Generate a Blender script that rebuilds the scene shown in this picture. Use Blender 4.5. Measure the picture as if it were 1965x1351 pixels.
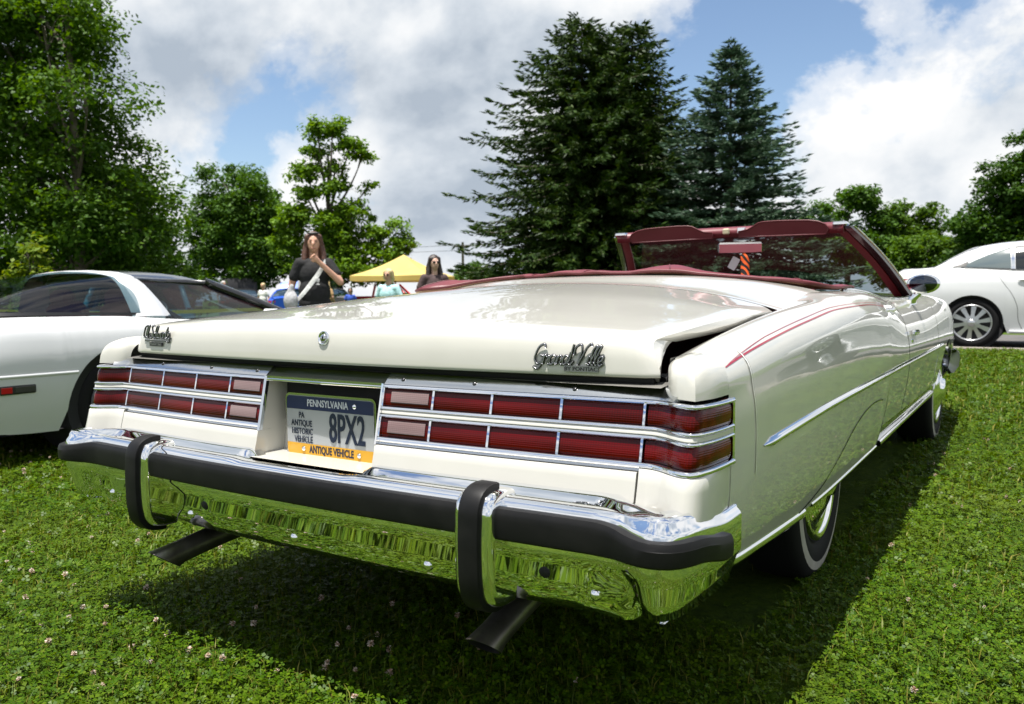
import bpy, math, random
import numpy as np
from mathutils import Matrix, Vector
random.seed(7)
rng = np.random.default_rng(11)
for o in list(bpy.data.objects):
    bpy.data.objects.remove(o, do_unlink=True)
S = bpy.context.scene
COL = S.collection

# ------------------------------------------------------------------ camera
cam = bpy.data.objects.new('camera', bpy.data.cameras.new('camera'))
COL.objects.link(cam)
CAM = Vector((1.51, -1.361, .982))
def cam_axes(yaw, pitch, roll):
    f = Vector((-math.sin(yaw)*math.cos(pitch), math.cos(yaw)*math.cos(pitch), math.sin(pitch)))
    r = f.cross(Vector((0, 0, 1))).normalized(); u = r.cross(f)
    c, s = math.cos(roll), math.sin(roll)
    return c*r+s*u, -s*r+c*u, f
RT, UP, FW = cam_axes(.5739, -.0665, -.0075)
m = Matrix((RT, UP, -FW)).transposed().to_4x4()
m.translation = CAM
cam.matrix_world = m
cam.data.sensor_width = 36
cam.data.lens = 36*1575/1965
cam.data.clip_start = .05
cam.data.clip_end = 2000
cam.data.dof.use_dof = True
cam.data.dof.focus_distance = 2.15
cam.data.dof.aperture_fstop = 6.3
S.camera = cam

# ------------------------------------------------------------------ sky, sun, exposure
SUN_DIR = Vector((-.05, -.20, .97)).normalized()
SUN_EL = math.asin(SUN_DIR.z)
w = bpy.data.worlds.new('World'); S.world = w; w.use_nodes = True
nt = w.node_tree; nt.nodes.clear()
def N(t, typ, **kw):
    n = t.nodes.new(typ)
    for k, v in kw.items():
        if k.startswith('i_'):
            key = k[2:]
            n.inputs[int(key) if key.isdigit() else key].default_value = v
        else:
            setattr(n, k, v)
    return n
def mth(t, op, a, b=None, clamp=False):
    n = t.nodes.new('ShaderNodeMath'); n.operation = op; n.use_clamp = clamp
    for i, v in enumerate((a, b)):
        if v is None: continue
        if hasattr(v, 'links'): t.links.new(v, n.inputs[i])
        else: n.inputs[i].default_value = v
    return n.outputs[0]
def ramp(t, fac, stops, interp='LINEAR'):
    n = t.nodes.new('ShaderNodeValToRGB'); n.color_ramp.interpolation = interp
    e = n.color_ramp.elements
    while len(e) < len(stops): e.new(.5)
    for k, (p, c) in enumerate(stops):
        e[k].position = p; e[k].color = (*c, 1) if len(c) == 3 else c
    t.links.new(fac, n.inputs[0]); return n.outputs[0]
L = nt.links.new
sky = N(nt, 'ShaderNodeTexSky', sky_type='NISHITA', sun_disc=False, sun_elevation=SUN_EL,
        sun_rotation=math.atan2(SUN_DIR.x, SUN_DIR.y), air_density=1.0, dust_density=.4, ozone_density=1.5)
bg_sky = N(nt, 'ShaderNodeBackground', i_Strength=.082)
L(sky.outputs[0], bg_sky.inputs[0])
tc = N(nt, 'ShaderNodeTexCoord')
sep = N(nt, 'ShaderNodeSeparateXYZ'); L(tc.outputs['Generated'], sep.inputs[0])
# broken cumulus: 3-D noise over the view direction, lit from above
CLOUD_OFF = (3.63, 5.495, -4.01)
def cloud_noise(scale, detail, off, rough=.55, dist=.15, zs=1.25):
    mp = N(nt, 'ShaderNodeMapping'); L(tc.outputs['Generated'], mp.inputs[0])
    mp.inputs['Location'].default_value = (CLOUD_OFF[0]+off[0], CLOUD_OFF[1]+off[1], CLOUD_OFF[2]+off[2])
    mp.inputs['Scale'].default_value = (1, 1, zs)
    n = N(nt, 'ShaderNodeTexNoise', i_Scale=scale, i_Detail=detail, i_Roughness=rough, i_Distortion=dist)
    L(mp.outputs[0], n.inputs['Vector']); return n.outputs[0]
big = cloud_noise(1.6, 2, (0, 0, 0))
fine = cloud_noise(3.6, 10, (4, 2, 1), .60)
fine_up = cloud_noise(3.6, 5, (4, 2, 1.10), .5)
wisp = cloud_noise(9.0, 6, (1, 5, 2), .62)
dens = mth(nt, 'ADD', mth(nt, 'MULTIPLY', big, .60), mth(nt, 'MULTIPLY', fine, .50))
hz = mth(nt, 'SUBTRACT', 1.0, mth(nt, 'MULTIPLY', mth(nt, 'MAXIMUM', sep.outputs[2], 0.0), 4.0), True)
dens = mth(nt, 'ADD', dens, mth(nt, 'MULTIPLY', hz, .085))
cover = ramp(nt, dens, [(.492, (0, 0, 0)), (.522, (.6, .6, .6)), (.556, (1, 1, 1))], 'EASE')
lit = mth(nt, 'ADD', mth(nt, 'MULTIPLY', mth(nt, 'SUBTRACT', fine, fine_up), 2.9), .54)
lit = mth(nt, 'SUBTRACT', lit, mth(nt, 'MULTIPLY', mth(nt, 'SUBTRACT', dens, .56), 2.4))
lit = mth(nt, 'ADD', lit, mth(nt, 'MULTIPLY', mth(nt, 'SUBTRACT', wisp, .5), .35))
ccol = ramp(nt, lit, [(.05, (.46, .53, .62)), (.30, (.68, .74, .81)), (.52, (.90, .93, .96)), (.75, (1.05, 1.05, 1.05))])
bg_cl = N(nt, 'ShaderNodeBackground', i_Strength=.53)
L(ccol, bg_cl.inputs[0])
mixs = N(nt, 'ShaderNodeMixShader')
L(cover, mixs.inputs[0]); L(bg_sky.outputs[0], mixs.inputs[1]); L(bg_cl.outputs[0], mixs.inputs[2])
out = N(nt, 'ShaderNodeOutputWorld'); L(mixs.outputs[0], out.inputs[0])

sun = bpy.data.objects.new('sun', bpy.data.lights.new('sun', 'SUN'))
COL.objects.link(sun)
sun.data.energy = 5.0; sun.data.angle = math.radians(.55); sun.data.color = (1, .96, .9)
sun.rotation_euler = SUN_DIR.to_track_quat('Z', 'Y').to_euler()
sun.location = (0, 0, 30)
vs = S.view_settings
vs.view_transform = 'Standard'; vs.look = 'None'; vs.exposure = 0.9; vs.gamma = 1.0
vs.use_curve_mapping = False
S.render.engine = 'CYCLES'
S.cycles.caustics_reflective = False; S.cycles.caustics_refractive = False
S.cycles.max_bounces = 10; S.cycles.transparent_max_bounces = 12
S.cycles.glossy_bounces = 5; S.cycles.transmission_bounces = 6; S.cycles.diffuse_bounces = 3

# ------------------------------------------------------------------ materials
def mat(name, col, rough=.5, metal=0., coat=0., coat_r=.03, spec=.5, noise=None, bump=None, trans=0., emis=None, ior=1.5, alpha=None):
    m = bpy.data.materials.new(name); m.use_nodes = True
    t = m.node_tree; b = t.nodes['Principled BSDF']
    b.inputs['Base Color'].default_value = (*col, 1)
    b.inputs['Roughness'].default_value = rough
    b.inputs['Metallic'].default_value = metal
    b.inputs['Coat Weight'].default_value = coat
    b.inputs['Coat Roughness'].default_value = coat_r
    b.inputs['Specular IOR Level'].default_value = spec
    b.inputs['Transmission Weight'].default_value = trans
    b.inputs['IOR'].default_value = ior
    if noise:   # (scale, second colour, low, high)
        tcn = N(t, 'ShaderNodeTexCoord')
        n = N(t, 'ShaderNodeTexNoise', i_Scale=noise[0], i_Detail=6)
        t.links.new(tcn.outputs['Object'], n.inputs['Vector'])
        c = ramp(t, n.outputs[0], [(noise[2], col), (noise[3], noise[1])])
        t.links.new(c, b.inputs['Base Color'])
    if bump:    # (scale, strength, distance)
        tcn = N(t, 'ShaderNodeTexCoord')
        n = N(t, 'ShaderNodeTexNoise', i_Scale=bump[0], i_Detail=4)
        t.links.new(tcn.outputs['Object'], n.inputs['Vector'])
        bp = N(t, 'ShaderNodeBump', i_Strength=bump[1], i_Distance=bump[2])
        t.links.new(n.outputs[0], bp.inputs['Height']); t.links.new(bp.outputs[0], b.inputs['Normal'])
    return m
def glass_mat(name, tint, gloss=.03, rough=.0):
    m = bpy.data.materials.new(name); m.use_nodes = True
    t = m.node_tree; t.nodes.clear()
    tr = N(t, 'ShaderNodeBsdfTransparent'); tr.inputs[0].default_value = (*tint, 1)
    gl = N(t, 'ShaderNodeBsdfGlossy', i_Roughness=rough)
    lw = N(t, 'ShaderNodeLayerWeight', i_Blend=.5)
    fr = mth(t, 'ADD', mth(t, 'MULTIPLY', mth(t, 'POWER', lw.outputs['Facing'], 4.0), .40), gloss)
    mx = N(t, 'ShaderNodeMixShader'); o = N(t, 'ShaderNodeOutputMaterial')
    t.links.new(fr, mx.inputs[0]); t.links.new(tr.outputs[0], mx.inputs[1]); t.links.new(gl.outputs[0], mx.inputs[2])
    t.links.new(mx.outputs[0], o.inputs[0]); return m
def leaf_mat(name, c1, c2, c3=None, trans=.35, rough=.5, scale=.9, patch=None):
    m = bpy.data.materials.new(name); m.use_nodes = True
    t = m.node_tree; t.nodes.clear()
    geo = N(t, 'ShaderNodeNewGeometry')
    r1 = ramp(t, geo.outputs['Random Per Island'], [(0, c1), (.6, c2), (1, c3 or c2)])
    tcn = N(t, 'ShaderNodeTexCoord')
    n = N(t, 'ShaderNodeTexNoise', i_Scale=scale, i_Detail=3)
    t.links.new(tcn.outputs['Object'], n.inputs['Vector'])
    hs = N(t, 'ShaderNodeHueSaturation')
    v = mth(t, 'ADD', mth(t, 'MULTIPLY', n.outputs[0], .7), .65)
    if patch:
        n2 = N(t, 'ShaderNodeTexNoise', i_Scale=patch[0], i_Detail=4); t.links.new(tcn.outputs['Object'], n2.inputs['Vector'])
        mxc = N(t, 'ShaderNodeMix', data_type='RGBA'); mxc.inputs['B'].default_value = (*patch[1], 1)
        t.links.new(ramp(t, n2.outputs[0], [(.50, (0, 0, 0)), (.68, (.75, .75, .75))]), mxc.inputs['Factor'])
        t.links.new(r1, mxc.inputs['A']); r1 = mxc.outputs['Result']
    t.links.new(v, hs.inputs['Value']); t.links.new(r1, hs.inputs['Color'])
    b = N(t, 'ShaderNodeBsdfPrincipled', i_Roughness=rough)
    b.inputs['Specular IOR Level'].default_value = .14
    t.links.new(hs.outputs[0], b.inputs['Base Color'])
    tl = N(t, 'ShaderNodeBsdfTranslucent')
    hs2 = N(t, 'ShaderNodeHueSaturation', i_Hue=.485, i_Saturation=1.15, i_Value=1.15)
    t.links.new(hs.outputs[0], hs2.inputs['Color']); t.links.new(hs2.outputs[0], tl.inputs[0])
    mx = N(t, 'ShaderNodeMixShader', i_0=trans); o = N(t, 'ShaderNodeOutputMaterial')
    t.links.new(b.outputs[0], mx.inputs[1]); t.links.new(tl.outputs[0], mx.inputs[2]); t.links.new(mx.outputs[0], o.inputs[0])
    return m
PAINT = mat('cream_paint', (.56, .548, .50), .35, coat=1., coat_r=.012, bump=(2.2, .035, .012), noise=(7, (.53, .518, .47), .40, .75))
CHROME = mat('chrome', (.86, .87, .89), .035, 1.)
CHROME_B = mat('chrome_bumper', (.86, .87, .89), .025, 1., bump=(2.6, .025, .012))
STEEL = mat('brushed_steel', (.55, .56, .57), .16, 1., bump=(14, .12, .006))
RUBBER = mat('black_rubber', (.0055, .0055, .006), .5, spec=.22, noise=(14, (.012, .0115, .0115), .45, .8), bump=(90, .06, .002))
TYRE = mat('tyre_rubber', (.007, .007, .0075), .75, spec=.2, bump=(80, .15, .003))
WHITEWALL = mat('whitewall', (.30, .288, .25), .6, noise=(9, (.45, .43, .37), .4, .75))
DARK = mat('dark_cavity', (.012, .012, .013), .8)
GUTTER = mat('gutter_painted_shade', (.16, .155, .14), .5, noise=(7, (.05, .05, .047), .4, .7))  # white-painted gutter and ledge under the lid, coloured dark to stand for shade
MAROON = mat('maroon_vinyl', (.115, .013, .020), .42, noise=(5, (.155, .024, .033), .35, .75), bump=(120, .12, .002))
MAROON_D = mat('maroon_interior', (.10, .012, .017), .5, bump=(100, .1, .002))
TAN = mat('tan_lining', (.42, .33, .17), .8, bump=(60, .2, .003))
BLACKP = mat('black_paint', (.012, .012, .014), .25, coat=.8)
RED_PIN = mat('red_pinstripe', (.30, .004, .014), .35, coat=.6)
WIND = glass_mat('windshield_glass', (.60, .66, .64))
EXH = mat('exhaust_steel', (.30, .285, .27), .36, .9, noise=(11, (.12, .105, .09), .35, .7))
def lens_mat(name, c1, c2):
    m = mat(name, c1, .10, spec=.28)
    t = m.node_tree; b = t.nodes['Principled BSDF']
    tcn = N(t, 'ShaderNodeTexCoord')
    wv = N(t, 'ShaderNodeTexWave', bands_direction='Z', i_Scale=75.0, i_Distortion=.6)
    wx = N(t, 'ShaderNodeTexWave', bands_direction='X', i_Scale=55.0, i_Distortion=.4)
    t.links.new(tcn.outputs['Object'], wv.inputs['Vector']); t.links.new(tcn.outputs['Object'], wx.inputs['Vector'])
    nz = N(t, 'ShaderNodeTexNoise', i_Scale=9.0, i_Detail=3)
    mp = N(t, 'ShaderNodeMapping'); mp.inputs['Scale'].default_value = (.35, 1, 3)
    t.links.new(tcn.outputs['Object'], mp.inputs[0]); t.links.new(mp.outputs[0], nz.inputs['Vector'])
    f = mth(t, 'ADD', mth(t, 'MULTIPLY', mth(t, 'MULTIPLY', wv.outputs[1], wx.outputs[1]), .25), mth(t, 'MULTIPLY', nz.outputs[0], .95))
    c = ramp(t, f, [(.25, c1), (.6, tuple(.5*(a+b2) for a, b2 in zip(c1, c2))), (.95, c2)])
    t.links.new(c, b.inputs['Base Color'])
    bp = N(t, 'ShaderNodeBump', i_Strength=.12, i_Distance=.002)
    t.links.new(wv.outputs[1], bp.inputs['Height']); t.links.new(bp.outputs[0], b.inputs['Normal'])
    return m
LENS = lens_mat('red_lens', (.014, .0001, .0003), (.17, .0008, .002))
LENSW = lens_mat('backup_lens', (.13, .08, .08), (.22, .165, .165))

# ------------------------------------------------------------------ mesh helpers
PLOC = {}
def link(o): COL.objects.link(o); return o
def set_parent(o, p):
    o.parent = p
    if p in PLOC: o.matrix_parent_inverse = Matrix.Translation(PLOC[p]).inverted()
def mk(name, V, F, mt=None, parent=None, smooth=True, flat_angle=None):
    me = bpy.data.meshes.new(name)
    V = np.asarray(V, float).reshape(-1, 3)
    me.from_pydata(V.tolist(), [], [list(map(int, f)) for f in F])
    me.update()
    if smooth: me.polygons.foreach_set('use_smooth', [True]*len(me.polygons))
    if smooth and flat_angle:
        me.set_sharp_from_angle(angle=math.radians(flat_angle))
    if mt: me.materials.append(mt)
    o = bpy.data.objects.new(name, me); link(o)
    if parent: set_parent(o, parent)
    return o
def mkbig(name, V, F, mt, parent=None, smooth=False, vcols=None):
    """V (n,3), F (m,k) numpy, quick"""
    V = np.asarray(V, np.float32); F = np.asarray(F, np.int32); k = F.shape[1]
    me = bpy.data.meshes.new(name)
    me.vertices.add(len(V)); me.vertices.foreach_set('co', V.ravel())
    me.loops.add(F.size); me.loops.foreach_set('vertex_index', F.ravel())
    me.polygons.add(len(F)); me.polygons.foreach_set('loop_start', np.arange(0, F.size, k, dtype=np.int32))
    me.polygons.foreach_set('loop_total', np.full(len(F), k, np.int32))
    if smooth: me.polygons.foreach_set('use_smooth', np.ones(len(F), bool))
    me.update(calc_edges=True); me.materials.append(mt)
    o = bpy.data.objects.new(name, me); link(o)
    if parent: set_parent(o, parent)
    return o
def tag(o, label=None, cat=None, group=None, kind=None):
    if label: o['label'] = label
    if cat: o['category'] = cat
    if group: o['group'] = group
    if kind: o['kind'] = kind
    return o
def thing(name, label, cat, loc=(0, 0, 0), rz=0, group=None, worldspace=False):
    e = bpy.data.objects.new(name, None); link(e); e.empty_display_size = .2
    e.location = loc; e.rotation_euler = (0, 0, rz)
    if worldspace: PLOC[e] = Vector(loc)
    return tag(e, label, cat, group)
def pchip(x, Y, q):
    x = np.asarray(x, float); Y = np.asarray(Y, float); q = np.asarray(q, float)
    sh = Y.shape[1:]; Y2 = Y.reshape(len(x), -1)
    h = np.diff(x)[:, None]; d = np.diff(Y2, axis=0)/h
    m = np.zeros_like(Y2)
    if len(x) > 2:
        w1 = 2*h[1:]+h[:-1]; w2 = h[1:]+2*h[:-1]
        with np.errstate(divide='ignore', invalid='ignore'):
            hm = (w1+w2)/(w1/d[:-1]+w2/d[1:])
        m[1:-1] = np.where(d[:-1]*d[1:] > 0, hm, 0)
    m[0] = d[0]; m[-1] = d[-1]
    q = np.clip(q, x[0], x[-1]); i = np.clip(np.searchsorted(x, q)-1, 0, len(x)-2)
    hh = (x[i+1]-x[i])[:, None]; t = (q-x[i])[:, None]/hh
    r = (2*t**3-3*t**2+1)*Y2[i]+(t**3-2*t**2+t)*hh*m[i]+(-2*t**3+3*t**2)*Y2[i+1]+(t**3-t**2)*hh*m[i+1]
    return r.reshape((len(q),)+sh)
def catmull(P, n):
    """smooth resample of polyline P to n points (chord-length hermite)"""
    P = np.asarray(P, float)
    s = np.concatenate([[0], np.cumsum(np.linalg.norm(np.diff(P, axis=0), axis=1)+1e-9)])
    m = np.gradient(P, s, axis=0) if len(P) > 2 else np.repeat(np.diff(P, axis=0)/s[-1], 2, 0)
    q = np.linspace(0, s[-1], n); i = np.clip(np.searchsorted(s, q)-1, 0, len(s)-2)
    h = (s[i+1]-s[i])[:, None]; t = (q-s[i])[:, None]/h
    return (2*t**3-3*t**2+1)*P[i]+(t**3-2*t**2+t)*h*m[i]+(-2*t**3+3*t**2)*P[i+1]+(t**3-t**2)*h*m[i+1]
def gridF(nu, nv, flip=False, cu=False, cv=False, base=0):
    F = []
    for a in range(nu if cu else nu-1):
        for b in range(nv if cv else nv-1):
            a2, b2 = (a+1) % nu, (b+1) % nv
            f = (base+a*nv+b, base+a2*nv+b, base+a2*nv+b2, base+a*nv+b2)
            F.append(f[::-1] if flip else f)
    return F
def grid(name, G, mt, parent=None, flip=False, cu=False, cv=False, caps=False, smooth=True, flat_angle=None):
    G = np.asarray(G, float); nu, nv = G.shape[:2]
    F = gridF(nu, nv, flip, cu, cv)
    if caps:
        a = list(range(nv)); b = list(range((nu-1)*nv, nu*nv))
        F += [a if flip else a[::-1], b[::-1] if flip else b]
    return mk(name, G.reshape(-1, 3), F, mt, parent, smooth, flat_angle)
def mirx(G):
    G = np.array(G, float); G[..., 0] *= -1; return G
def box(name, c, s, mt, parent=None, bev=0., rot=None):
    """bevelled box: centre c, full sizes s"""
    hx, hy, hz = (v/2 for v in s); b = min(bev, hx*.95, hy*.95, hz*.95)
    if b <= 0:
        V = [(x, y, z) for x in (-hx, hx) for y in (-hy, hy) for z in (-hz, hz)]
        F = [(0, 1, 3, 2), (4, 6, 7, 5), (0, 4, 5, 1), (2, 3, 7, 6), (0, 2, 6, 4), (1, 5, 7, 3)]
    else:
        V = []; F = []
        for sx in (-1, 1):
            for sy in (-1, 1):
                for sz in (-1, 1):
                    V += [(sx*hx, sy*(hy-b), sz*(hz-b)), (sx*(hx-b), sy*hy, sz*(hz-b)), (sx*(hx-b), sy*(hy-b), sz*hz)]
        def idx(sx, sy, sz, k): return ((sx > 0)*4+(sy > 0)*2+(sz > 0))*3+k
        for s1 in (-1, 1):
            F.append([idx(s1, a, c2, 0) for a, c2 in ((-1, -1), (1, -1), (1, 1), (-1, 1))][::s1])
            F.append([idx(a, s1, c2, 1) for a, c2 in ((-1, -1), (-1, 1), (1, 1), (1, -1))][::s1])
            F.append([idx(a, c2, s1, 2) for a, c2 in ((-1, -1), (1, -1), (1, 1), (-1, 1))][::s1])
        for a in (-1, 1):
            for c2 in (-1, 1):
                F.append([idx(a, c2, -1, 0), idx(a, c2, 1, 0), idx(a, c2, 1, 1), idx(a, c2, -1, 1)])
                F.append([idx(a, -1, c2, 0), idx(a, 1, c2, 0), idx(a, 1, c2, 2), idx(a, -1, c2, 2)])
                F.append([idx(-1, a, c2, 1), idx(1, a, c2, 1), idx(1, a, c2, 2), idx(-1, a, c2, 2)])
                for s3 in (-1, 1): F.append([idx(a, c2, s3, 0), idx(a, c2, s3, 1), idx(a, c2, s3, 2)])
    V = np.array(V)
    if rot is not None: V = V@np.array(rot).T
    return mk(name, V+np.array(c), F, mt, parent, smooth=False)
def tube(name, P, r, mt, parent=None, n=10, closed=False, caps=True, squash=None, V_only=False):
    P = np.asarray(P, float); m = len(P)
    r = np.broadcast_to(np.asarray(r, float), (m,))
    T = np.gradient(P, axis=0)
    if closed: T = np.roll(P, -1, 0)-np.roll(P, 1, 0)
    T /= np.linalg.norm(T, axis=1)[:, None]+1e-12
    up = np.array([0, 0, 1.]) if abs(T[0, 2]) < .9 else np.array([1., 0, 0])
    G = np.zeros((m, n, 3)); u = np.cross(T[0], up); u /= np.linalg.norm(u)
    for i in range(m):
        u = u-T[i]*(u@T[i]); u /= np.linalg.norm(u)+1e-12; v = np.cross(T[i], u)
        for k in range(n):
            a = 2*math.pi*k/n
            G[i, k] = P[i]+r[i]*(math.cos(a)*u+math.sin(a)*v)
    if V_only: return G
    return grid(name, G, mt, parent, cu=closed, cv=True, caps=caps and not closed)
def sweep(path, prof, closed=True):
    """path (n,2) plan points; prof list of (outward d, z) or callable(i)->list; outward = right-hand of travel"""
    path = np.asarray(path, float)
    T = np.gradient(path, axis=0); T /= np.linalg.norm(T, axis=1)[:, None]
    Nn = np.stack([T[:, 1], -T[:, 0]], 1)
    out = []
    for i in range(len(path)):
        pr = prof(i) if callable(prof) else prof
        out.append([(path[i, 0]+d*Nn[i, 0], path[i, 1]+d*Nn[i, 1], z) for d, z in pr])
    return np.array(out)
def lathe(name, prof, axis_o, axis_d, mt, parent=None, n=40, closed=False):
    """prof (r, a) about axis from axis_o along axis_d"""
    d = Vector(axis_d).normalized(); u = d.orthogonal().normalized(); v = d.cross(u)
    o = Vector(axis_o); G = []
    for k in range(n):
        a = 2*math.pi*k/n; e = u*math.cos(a)+v*math.sin(a)
        G.append([tuple(o+d*ax+e*r) for r, ax in prof])
    return grid(name, G, mt, parent, cu=True, cv=closed)
def poly_prism(name, pts, h, mt, parent=None, M4=None, bev=0.):
    """2-D outline extruded by h in +z, then transformed by M4"""
    n = len(pts)
    V = [(x, y, 0) for x, y in pts]+[(x, y, h) for x, y in pts]
    F = [list(range(n))[::-1], list(range(n, 2*n))]+[(i, (i+1) % n, n+(i+1) % n, n+i) for i in range(n)]
    if M4 is not None: V = [tuple(M4@Vector(v)) for v in V]
    return mk(name, V, F, mt, parent, smooth=False)
def rrect(w, h, r, k=5):
    P = []
    for cx, cy, a0 in ((w/2-r, h/2-r, 0), (-w/2+r, h/2-r, 90), (-w/2+r, -h/2+r, 180), (w/2-r, -h/2+r, 270)):
        for i in range(k+1):
            a = math.radians(a0+90*i/k); P.append((cx+r*math.cos(a), cy+r*math.sin(a)))
    return P
def text(name, body, size, ext, mt, parent, M4, xs=1., bold=0., align='CENTER'):
    c = bpy.data.curves.new(name, 'FONT'); c.body = body; c.size = size; c.extrude = ext; c.offset = bold
    c.align_x = align; c.align_y = 'CENTER'; c.resolution_u = 3
    tmp = bpy.data.objects.new(name+'_src', c)
    me = bpy.data.meshes.new_from_object(tmp); bpy.data.objects.remove(tmp)
    me.transform(M4@Matrix.Diagonal((xs, 1, 1, 1)))
    me.materials.clear(); me.materials.append(mt)
    o = bpy.data.objects.new(name, me); link(o); set_parent(o, parent); return o
def join_grids(name, Gs, mt, parent=None, cv=True, caps=True, smooth=True):
    V = []; F = []; b = 0
    for G in Gs:
        nu, nv = G.shape[:2]; V.append(G.reshape(-1, 3)); F += gridF(nu, nv, cv=cv, base=b)
        if caps: F += [list(range(b, b+nv))[::-1], list(range(b+(nu-1)*nv, b+nu*nv))]
        b += nu*nv
    return mk(name, np.concatenate(V), F, mt, parent, smooth)
# ================================================================== THE CONVERTIBLE
car = thing('convertible_car', 'long cream white convertible with maroon boot cover and chrome rear bumper, in the foreground', 'car', (0, 2.8, 0), worldspace=True)
# ---- body side: stations along y, nine points from sill to inner edge (x, z)
SY = [.235, .40, .70, 1.0, 1.3, 1.65, 2.0, 2.17, 2.2, 2.4, 2.75, 3.3, 3.9, 4.4, 5.0, 5.40, 5.62]
SX = [
 [(.958,.43),(.985,.50),(.994,.57),(.996,.66),(.991,.77),(.983,.832),(.957,.859),(.920,.868),(.882,.857)],
 [(.957,.407),(.988,.50),(1.0,.58),(1.003,.66),(.998,.78),(.983,.854),(.952,.883),(.912,.891),(.874,.876)],
 [(.957,.388),(.990,.49),(1.003,.58),(1.006,.66),(1.001,.79),(.983,.886),(.950,.915),(.908,.922),(.863,.906)],
 [(.957,.372),(.990,.48),(1.004,.58),(1.008,.66),(1.003,.80),(.985,.906),(.950,.936),(.904,.944),(.850,.930)],
 [(.958,.366),(.990,.48),(1.004,.58),(1.009,.67),(1.004,.81),(.984,.925),(.950,.955),(.900,.962),(.830,.946)],
 [(.960,.368),(.990,.48),(1.004,.58),(1.009,.67),(1.004,.82),(.985,.935),(.950,.972),(.900,.987),(.822,.992)],
 [(.963,.373),(.990,.48),(1.003,.58),(1.009,.67),(1.003,.82),(.984,.928),(.950,.972),(.912,.990),(.872,.997)],
 [(.964,.375),(.990,.48),(1.003,.58),(1.009,.67),(1.003,.81),(.984,.918),(.950,.964),(.914,.988),(.884,.993)],
 [(.975,.45),(.990,.52),(1.002,.60),(1.009,.67),(1.003,.805),(.984,.915),(.950,.962),(.914,.987),(.885,.992)],
 [(.975,.45),(.990,.52),(1.002,.60),(1.008,.67),(1.002,.79),(.980,.895),(.950,.945),(.915,.975),(.895,.982)],
 [(.977,.45),(.990,.52),(1.002,.60),(1.008,.67),(1.001,.78),(.976,.868),(.948,.918),(.915,.955),(.898,.962)],
 [(.977,.45),(.990,.52),(1.002,.60),(1.008,.67),(1.001,.78),(.976,.865),(.948,.915),(.915,.952),(.898,.958)],
 [(.977,.45),(.990,.52),(1.002,.60),(1.008,.67),(1.002,.78),(.980,.87),(.950,.925),(.912,.960),(.885,.970)],
 [(.975,.45),(.988,.52),(1.000,.60),(1.006,.67),(1.001,.78),(.982,.88),(.945,.945),(.890,.972),(.830,.978)],
 [(.965,.45),(.980,.52),(.992,.60),(.998,.67),(.993,.77),(.975,.87),(.938,.935),(.875,.962),(.80,.968)],
 [(.94,.45),(.955,.52),(.965,.60),(.97,.67),(.966,.76),(.948,.85),(.915,.91),(.85,.938),(.78,.945)],
 [(.90,.46),(.912,.52),(.92,.60),(.925,.67),(.92,.75),(.905,.83),(.875,.885),(.82,.91),(.75,.915)]]
SX = np.array(SX)
FRONT_AXLE, REAR_AXLE = 4.66, 1.575
def side_prof(y, m=34):
    c = pchip(SY, SX, [y])[0]
    P = catmull(c, m)
    r = math.hypot(y-FRONT_AXLE, 0)
    if r < .44:      # front wheel opening
        zb = .34+math.sqrt(.44**2-r*r)*.80
        k = np.argmax(P[:, 1] > zb) if (P[:, 1] > zb).any() else 0
        if k > 0:
            t = (zb-P[k-1, 1])/(P[k, 1]-P[k-1, 1]); st = P[k-1]+t*(P[k]-P[k-1])
            P = catmull(np.vstack([st[None], P[k:]]), m)
    return P
def side_x(y, z):
    P = catmull(pchip(SY, SX, [y])[0], 60); k = int(np.argmax(P[:, 1]))
    return float(np.interp(z, P[:k+1, 1], P[:k+1, 0]))
def side_pts(ys, zs, off=0.):
    return np.array([(side_x(y, z)+off, y, z) for y, z in zip(ys, zs)])
def side_panel(name, y0, y1, n, s, mt=PAINT):
    G = []
    for y in np.linspace(y0, y1, n):
        P = side_prof(y); G.append([(s*x, y, z) for x, z in P])
    return grid(name, G, mt, car, flip=s < 0)
def ribbon(name, ys, zs, half, off, mt, s, parent=car):
    """strip lying on the body side, running through (y,z) points"""
    P = np.stack([ys, zs], 1); T = np.gradient(P, axis=0); T /= np.linalg.norm(T, axis=1)[:, None]
    half = np.broadcast_to(np.asarray(half, float), (len(P),))
    G = []
    for i in range(len(P)):
        n = np.array([-T[i, 1], T[i, 0]])
        a, b = P[i]+n*half[i], P[i]-n*half[i]
        G.append([(s*(side_x(a[0], a[1])+off), a[0], a[1]), (s*(side_x(P[i, 0], P[i, 1])+off), P[i, 0], P[i, 1]), (s*(side_x(b[0], b[1])+off), b[0], b[1])])
    return grid(name, G, mt, parent, flip=s > 0)
SEAM = mat('panel_gap', (.03, .03, .028), .8)
LIGHT_SEAM = mat('filler_edge', (.82, .80, .74), .3, coat=1.)
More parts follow.
